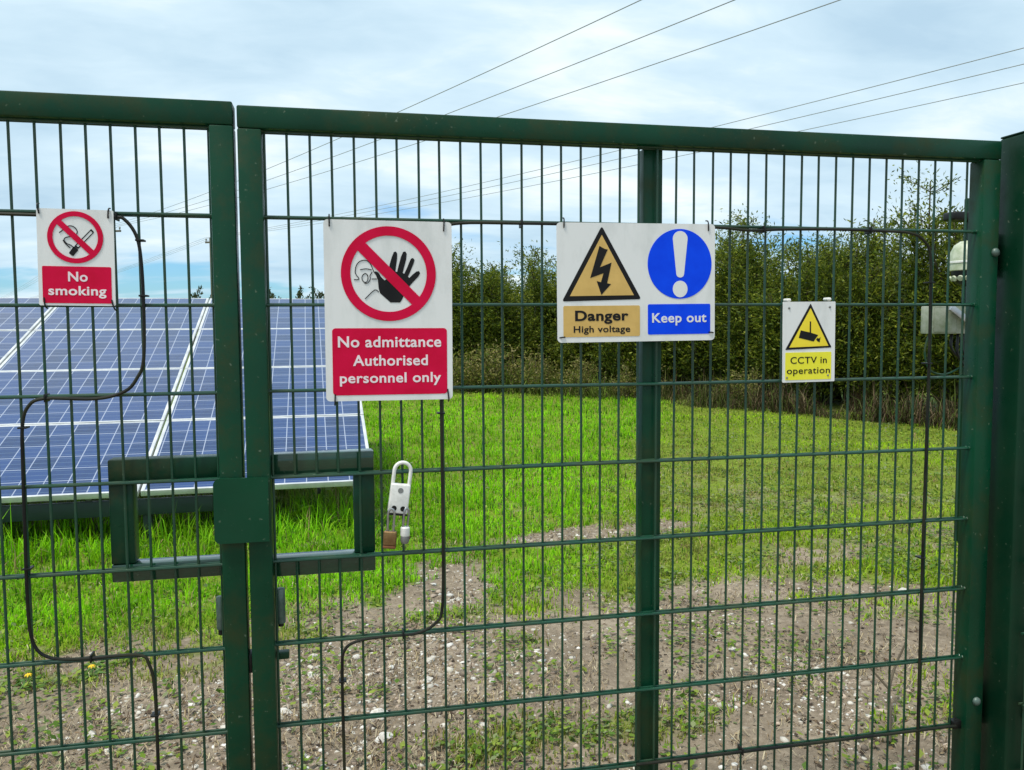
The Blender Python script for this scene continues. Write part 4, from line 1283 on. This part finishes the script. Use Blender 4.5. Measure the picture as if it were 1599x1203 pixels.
streak = (0.80 + 0.45 * sstep(0.3, 0.7, fbm(x, y, 0.75, 93)) * 1.0)[:, None]
gcol = gcol * streak
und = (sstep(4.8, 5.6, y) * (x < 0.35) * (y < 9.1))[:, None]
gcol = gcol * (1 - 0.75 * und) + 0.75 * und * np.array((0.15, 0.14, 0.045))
bro = (sstep(0.52, 0.7, fbm(x, y, 0.6, 95)) * 0.45 * (1 - 0.8 * lus))[:, None]
gcol = gcol * (1 - bro) + bro * np.array((0.22, 0.19, 0.06))
dk = (r.random(n) < 0.12)[:, None]
gcol = np.where(dk, deep, gcol)
dr = (r.random(n) < 0.05 + 0.12 * (1 - cvr) + 0.07 * (1 - lus))[:, None]
gcol = np.where(dr, dry * r.uniform(0.6, 1.1, (n, 1)), gcol)
gcol = gcol * r.uniform(0.72, 1.25, (n, 1))
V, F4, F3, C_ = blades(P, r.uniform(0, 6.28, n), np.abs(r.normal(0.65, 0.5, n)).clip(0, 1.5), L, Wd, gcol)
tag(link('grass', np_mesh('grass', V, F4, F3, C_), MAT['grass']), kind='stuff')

# broad low weeds and clover between the grass
r = np.random.default_rng(6)
n = 170000
x, y, d = wedge(n, 2.7, 16, r)
cl = fbm(x, y, 0.3, 101)
cvr = cover_at(x, y); lus = lush_at(x, y)
prob = sstep(0.45, 0.62, cl) * (0.30 + 0.7 * sstep(0.15, 0.5, cvr)) * (1 - 0.85 * lus) * (1 - 0.5 * sstep(8, 16, y)) * (0.55 + 0.45 * sstep(0.8, 2.4, y))
keep = (r.random(n) < prob) & (y > 0.3) & hedge_side(x, y)
x, y, d = x[keep], y[keep], d[keep]; n = len(x)
P = np.stack([x, y, height_at(x, y) + r.uniform(0.004, 0.03, n)], 1)
D = np.stack([r.normal(0, 1, n), r.normal(0, 1, n), r.uniform(-0.1, 0.7, n)], 1); D, U, W_ = frames(D)
L = (r.uniform(0.012, 0.032, n) * (1 + 0.05 * d))[:, None]
V = np.stack([P, P + D * L * .55 + U * L * .36, P + D * L, P + D * L * .55 - U * L * .36], 1)
pal = np.array([(0.10, 0.20, 0.022), (0.18, 0.29, 0.03), (0.27, 0.35, 0.05), (0.24, 0.29, 0.13)])
cols = np.repeat(pal[r.integers(0, 4, n)] * r.uniform(.7, 1.2, (n, 1)), 4, axis=0)
tag(link('ground_weeds', np_mesh('ground_weeds', V.reshape(-1, 3), np.arange(n * 4).reshape(-1, 4), None, cols), MAT['leaf']), kind='stuff')

# straw and dead stalks lying on the track
r = np.random.default_rng(8)
n = 60000
x, y, d = wedge(n, 2.6, 9, r)
cvr = cover_at(x, y)
prob = (1 - 0.7 * cvr) * (0.2 + 0.8 * sstep(0.42, 0.6, fbm(x, y, 0.45, 111))) * (1 + 0.8 * sstep(1.5, 3, x))
keep = (r.random(n) < prob) & (y > 0.2); x, y, d = x[keep], y[keep], d[keep]; n = len(x)
P = np.stack([x, y, height_at(x, y) + r.uniform(0.001, 0.010, n)], 1)
pal = np.array([(0.42, 0.34, 0.20), (0.26, 0.19, 0.11), (0.10, 0.07, 0.045), (0.52, 0.45, 0.30)])
cols = pal[r.integers(0, 4, n)] * r.uniform(.7, 1.15, (n, 1))
V, F4, F3, C_ = blades(P, r.uniform(0, 6.28, n), r.uniform(1.2, 1.75, n), r.uniform(0.015, 0.075, n), r.uniform(0.002, 0.0048, n), cols)
V = V.reshape(-1, 5, 3); V[:, :, 2] = np.maximum(V[:, :, 2], height_at(V[:, :, 0], V[:, :, 1]) + 0.002); V = V.reshape(-1, 3)
tag(link('dead_straw', np_mesh('dead_straw', V, F4, F3, C_), MAT['straw']), kind='stuff')

# dead leaf litter and twigs trodden into the soil
r = np.random.default_rng(12)
n = 26000
x, y, d = wedge(n, 2.6, 8, r)
cvr = cover_at(x, y)
keep = (r.random(n) < (1 - 0.85 * cvr) * sstep(0.40, 0.62, fbm(x, y, 0.5, 131))) & (y > 0.2)
x, y = x[keep], y[keep]; n = len(x)
P = np.stack([x, y, height_at(x, y) + r.uniform(0.002, 0.008, n)], 1)
D = np.stack([r.normal(0, 1, n), r.normal(0, 1, n), r.normal(0, 0.22, n)], 1); D, U, W_ = frames(D)
L = r.uniform(0.008, 0.030, n)[:, None]; asp = r.uniform(0.12, 0.4, n)[:, None]
V = np.stack([P, P + D * L * .5 + U * L * asp, P + D * L, P + D * L * .5 - U * L * asp], 1)
pal = np.array([(0.07, 0.045, 0.03), (0.13, 0.085, 0.055), (0.20, 0.14, 0.085), (0.045, 0.032, 0.024), (0.30, 0.23, 0.14)])
cols = np.repeat(pal[r.integers(0, 5, n)] * r.uniform(.7, 1.2, (n, 1)), 4, axis=0)
tag(link('leaf_litter', np_mesh('leaf_litter', V.reshape(-1, 3), np.arange(n * 4).reshape(-1, 4), None, cols), MAT['straw']), kind='stuff')

# ------------------------------------------------------------------ gravel and loose stones
ib = bmesh.new(); bmesh.ops.create_icosphere(ib, subdivisions=1, radius=1)
ib.verts.ensure_lookup_table()
IV = np.array([v.co[:] for v in ib.verts]); IF = np.array([[v.index for v in f_.verts] for f_ in ib.faces]); ib.free()


def stone_cloud(name, x, y, size, cols, r, kind='stuff'):
    n = len(x)
    V = np.repeat(IV[None], n, 0) * (1 + r.normal(0, .18, (n, len(IV), 1)))
    V *= size[:, None, None] * np.stack([r.uniform(.7, 1.4, n), r.uniform(.6, 1.1, n), r.uniform(.35, .7, n)], 1)[:, None, :]
    a = r.uniform(0, 6.28, n); c, s = np.cos(a)[:, None], np.sin(a)[:, None]
    X = V[:, :, 0] * c - V[:, :, 1] * s; Y = V[:, :, 0] * s + V[:, :, 1] * c
    V = np.stack([X + x[:, None], Y + y[:, None], V[:, :, 2] + (height_at(x, y) + size * r.uniform(-0.25, 0.2, n))[:, None]], -1)
    F = (IF[None] + (np.arange(n) * len(IV))[:, None, None]).reshape(-1, 3)
    me = np_mesh(name, V.reshape(-1, 3), None, F, np.repeat(cols, len(IV), axis=0))
    return link(name, me, MAT['gravel'])


r = np.random.default_rng(9)
n = 120000
x, y, d = wedge(n, 2.6, 8.5, r)
cvr = cover_at(x, y)
dens = 0.04 + 0.45 * sstep(0.52, 0.68, fbm(x, y, 0.45, 121)) ** 1.5
for px, py, rx, ry, s in ((0.35, 1.70, 0.75, 0.65, 0.75), (0.8, 2.9, 0.3, 0.6, 0.8), (2.0, 3.82, 0.9, 0.2, 1.0), (2.1, 1.15, 0.35, 0.35, 0.7), (3.1, 2.4, 0.6, 0.25, 0.6), (-0.55, 1.45, 0.4, 0.4, 0.6), (1.4, 1.5, 0.5, 0.4, -0.25)):
    dens = dens + s * (1 - sstep(0.4, 1.2, np.hypot((x - px) / rx, (y - py) / ry)))
keep = (r.random(n) < np.clip(dens * 0.62, 0, 1) * (1 - sstep(0.15, 0.6, cvr))) & (y > 0.1)
x, y = x[keep], y[keep]; n = len(x)
size = np.exp(r.normal(math.log(0.0054), 0.6, n)).clip(0.002, 0.026)
pal = np.array([(0.55, 0.52, 0.46), (0.36, 0.31, 0.25), (0.24, 0.19, 0.15), (0.66, 0.64, 0.6), (0.42, 0.34, 0.27), (0.17, 0.14, 0.11)])
cols = pal[r.choice(6, n, p=[.24, .22, .16, .14, .15, .09])] * r.uniform(.75, 1.15, (n, 1))
tag(stone_cloud('gravel', x, y, size, cols, r), kind='stuff')

stones = [(0.30, 1.03, 0.030, 'large white stone lowest between the meeting stiles and the middle bar'),
          (0.29, 1.24, 0.032, 'broad flat white stone above the largest low stone'),
          (0.02, 1.93, 0.022, 'rounded white stone beside the loop of black cable'),
          (-0.08, 1.36, 0.026, 'white stone just right of the meeting stiles'),
          (1.03, 1.49, 0.017, 'pale stone alone on dark soil left of the middle bar'),
          (2.18, 1.42, 0.019, 'thin white stone on bare soil right of the middle bar'),
          (1.98, 1.57, 0.017, 'cream stone on bare soil just above the thin white stone'),
          (3.38, 2.20, 0.026, 'white stone near the hinge stile at the turf edge'),
          (-0.79, 1.33, 0.022, 'pale stone below the left lock guard'),
          (0.20, 0.98, 0.018, 'small white stone left of the large low one'),
          (0.52, 1.55, 0.022, 'long pale stone beside the dangling cable bend')]
for k, (sx, sy, sz, lab) in enumerate(stones):
    bm = bmesh.new(); bmesh.ops.create_icosphere(bm, subdivisions=3, radius=1)
    rr = random.Random(40 + k)
    ph = [rr.uniform(0, 6) for _ in range(6)]
    for v in bm.verts:
        c_ = v.co
        f_ = 1 + 0.16 * math.sin(3 * c_.x + ph[0]) * math.cos(2.6 * c_.y + ph[1]) + 0.10 * math.sin(5 * c_.z + 4 * c_.x + ph[2]) + 0.05 * math.sin(9 * c_.y + ph[3])
        q_ = c_ * f_
        for pl_ in ((0.7, 0.3, 0.65), (-0.5, 0.6, 0.6), (0.1, -0.75, 0.62), (-0.7, -0.4, .5)):
            nn = Vector(pl_).normalized(); dd_ = q_.dot(nn)
            if dd_ > 0.72: q_ = q_ - nn * (dd_ - 0.72)
        v.co = Vector((q_.x * 1.25, q_.y * 0.9, q_.z * 0.62)) * sz
    me = bpy.data.meshes.new('stone'); bm.to_mesh(me); bm.free()
    o = link('stone', me, MAT['stone'], None, (sx, sy, float(height_at(sx, sy)) + sz * 0.2), (0, 0, rr.uniform(0, 6)))
    tag(o, lab, 'stone', 'loose white stones on the track')

# ------------------------------------------------------------------ dandelions and a dead stick
for x, y, lab in ((-1.19, 1.89, 'yellow dandelion nearest the left edge'), (-0.945, 1.93, 'yellow dandelion under the bend of the black cable'), (-0.97, 2.05, 'half hidden yellow dandelion behind the other')):
    z = float(height_at(x, y))
    o = thing('dandelion', (x, y, z), lab, 'flower', 'dandelions on the track edge')
    MB().tube([(0, 0, -0.005), (0.003, 0.002, 0.022), (0.002, 0, 0.045)], 0.0016, 6).build('stalk', MAT['stem'], o)
    fl = MB()
    for k in range(26):
        a = k * 2.399; rr = 0.017 * (0.45 + 0.55 * (k % 3) / 2)
        fl.tube([(0.002, 0, 0.045), (0.002 + rr * .6 * math.cos(a), rr * .6 * math.sin(a), 0.053), (0.002 + rr * math.cos(a), rr * math.sin(a), 0.054 - 0.004 * (k % 3))], [0.002, 0.0027, 0.0012], 4)
    fl.build('flower_head', MAT['petal'], o)
    lv = MB()
    for k in range(7):
        a = k * 0.9; c_, s_ = math.cos(a), math.sin(a)
        lv.tube([(0, 0, 0.001), (0.03 * c_, 0.03 * s_, 0.020), (0.07 * c_, 0.07 * s_, 0.012)], [0.003, 0.009, 0.001], 4)
    lg_ = np.full((1, 3), 0)
    lo_ = lv.build('leaf', mottled('dandelion leaf', (0.06, 0.14, 0.02), (0.10, 0.20, 0.03), 20, 0.5), o)
st = MB().tube(smooth_path([(2.13, 0.63, 0.0), (2.20, 0.72, 0.05), (2.30, 0.86, 0.085), (2.42, 0.98, 0.13), (2.50, 1.03, 0.19)], 4), [0.010 - 0.0004 * k for k in range(17)], 7)
st.tube([(2.30, 0.86, 0.085), (2.27, 0.93, 0.14), (2.28, 0.98, 0.17)], [0.005, 0.004, 0.002], 6)
tag(st.build('dead_stick', MAT['stem']), 'dark dead stick leaning out of the ground near the hinge stile', 'stick')
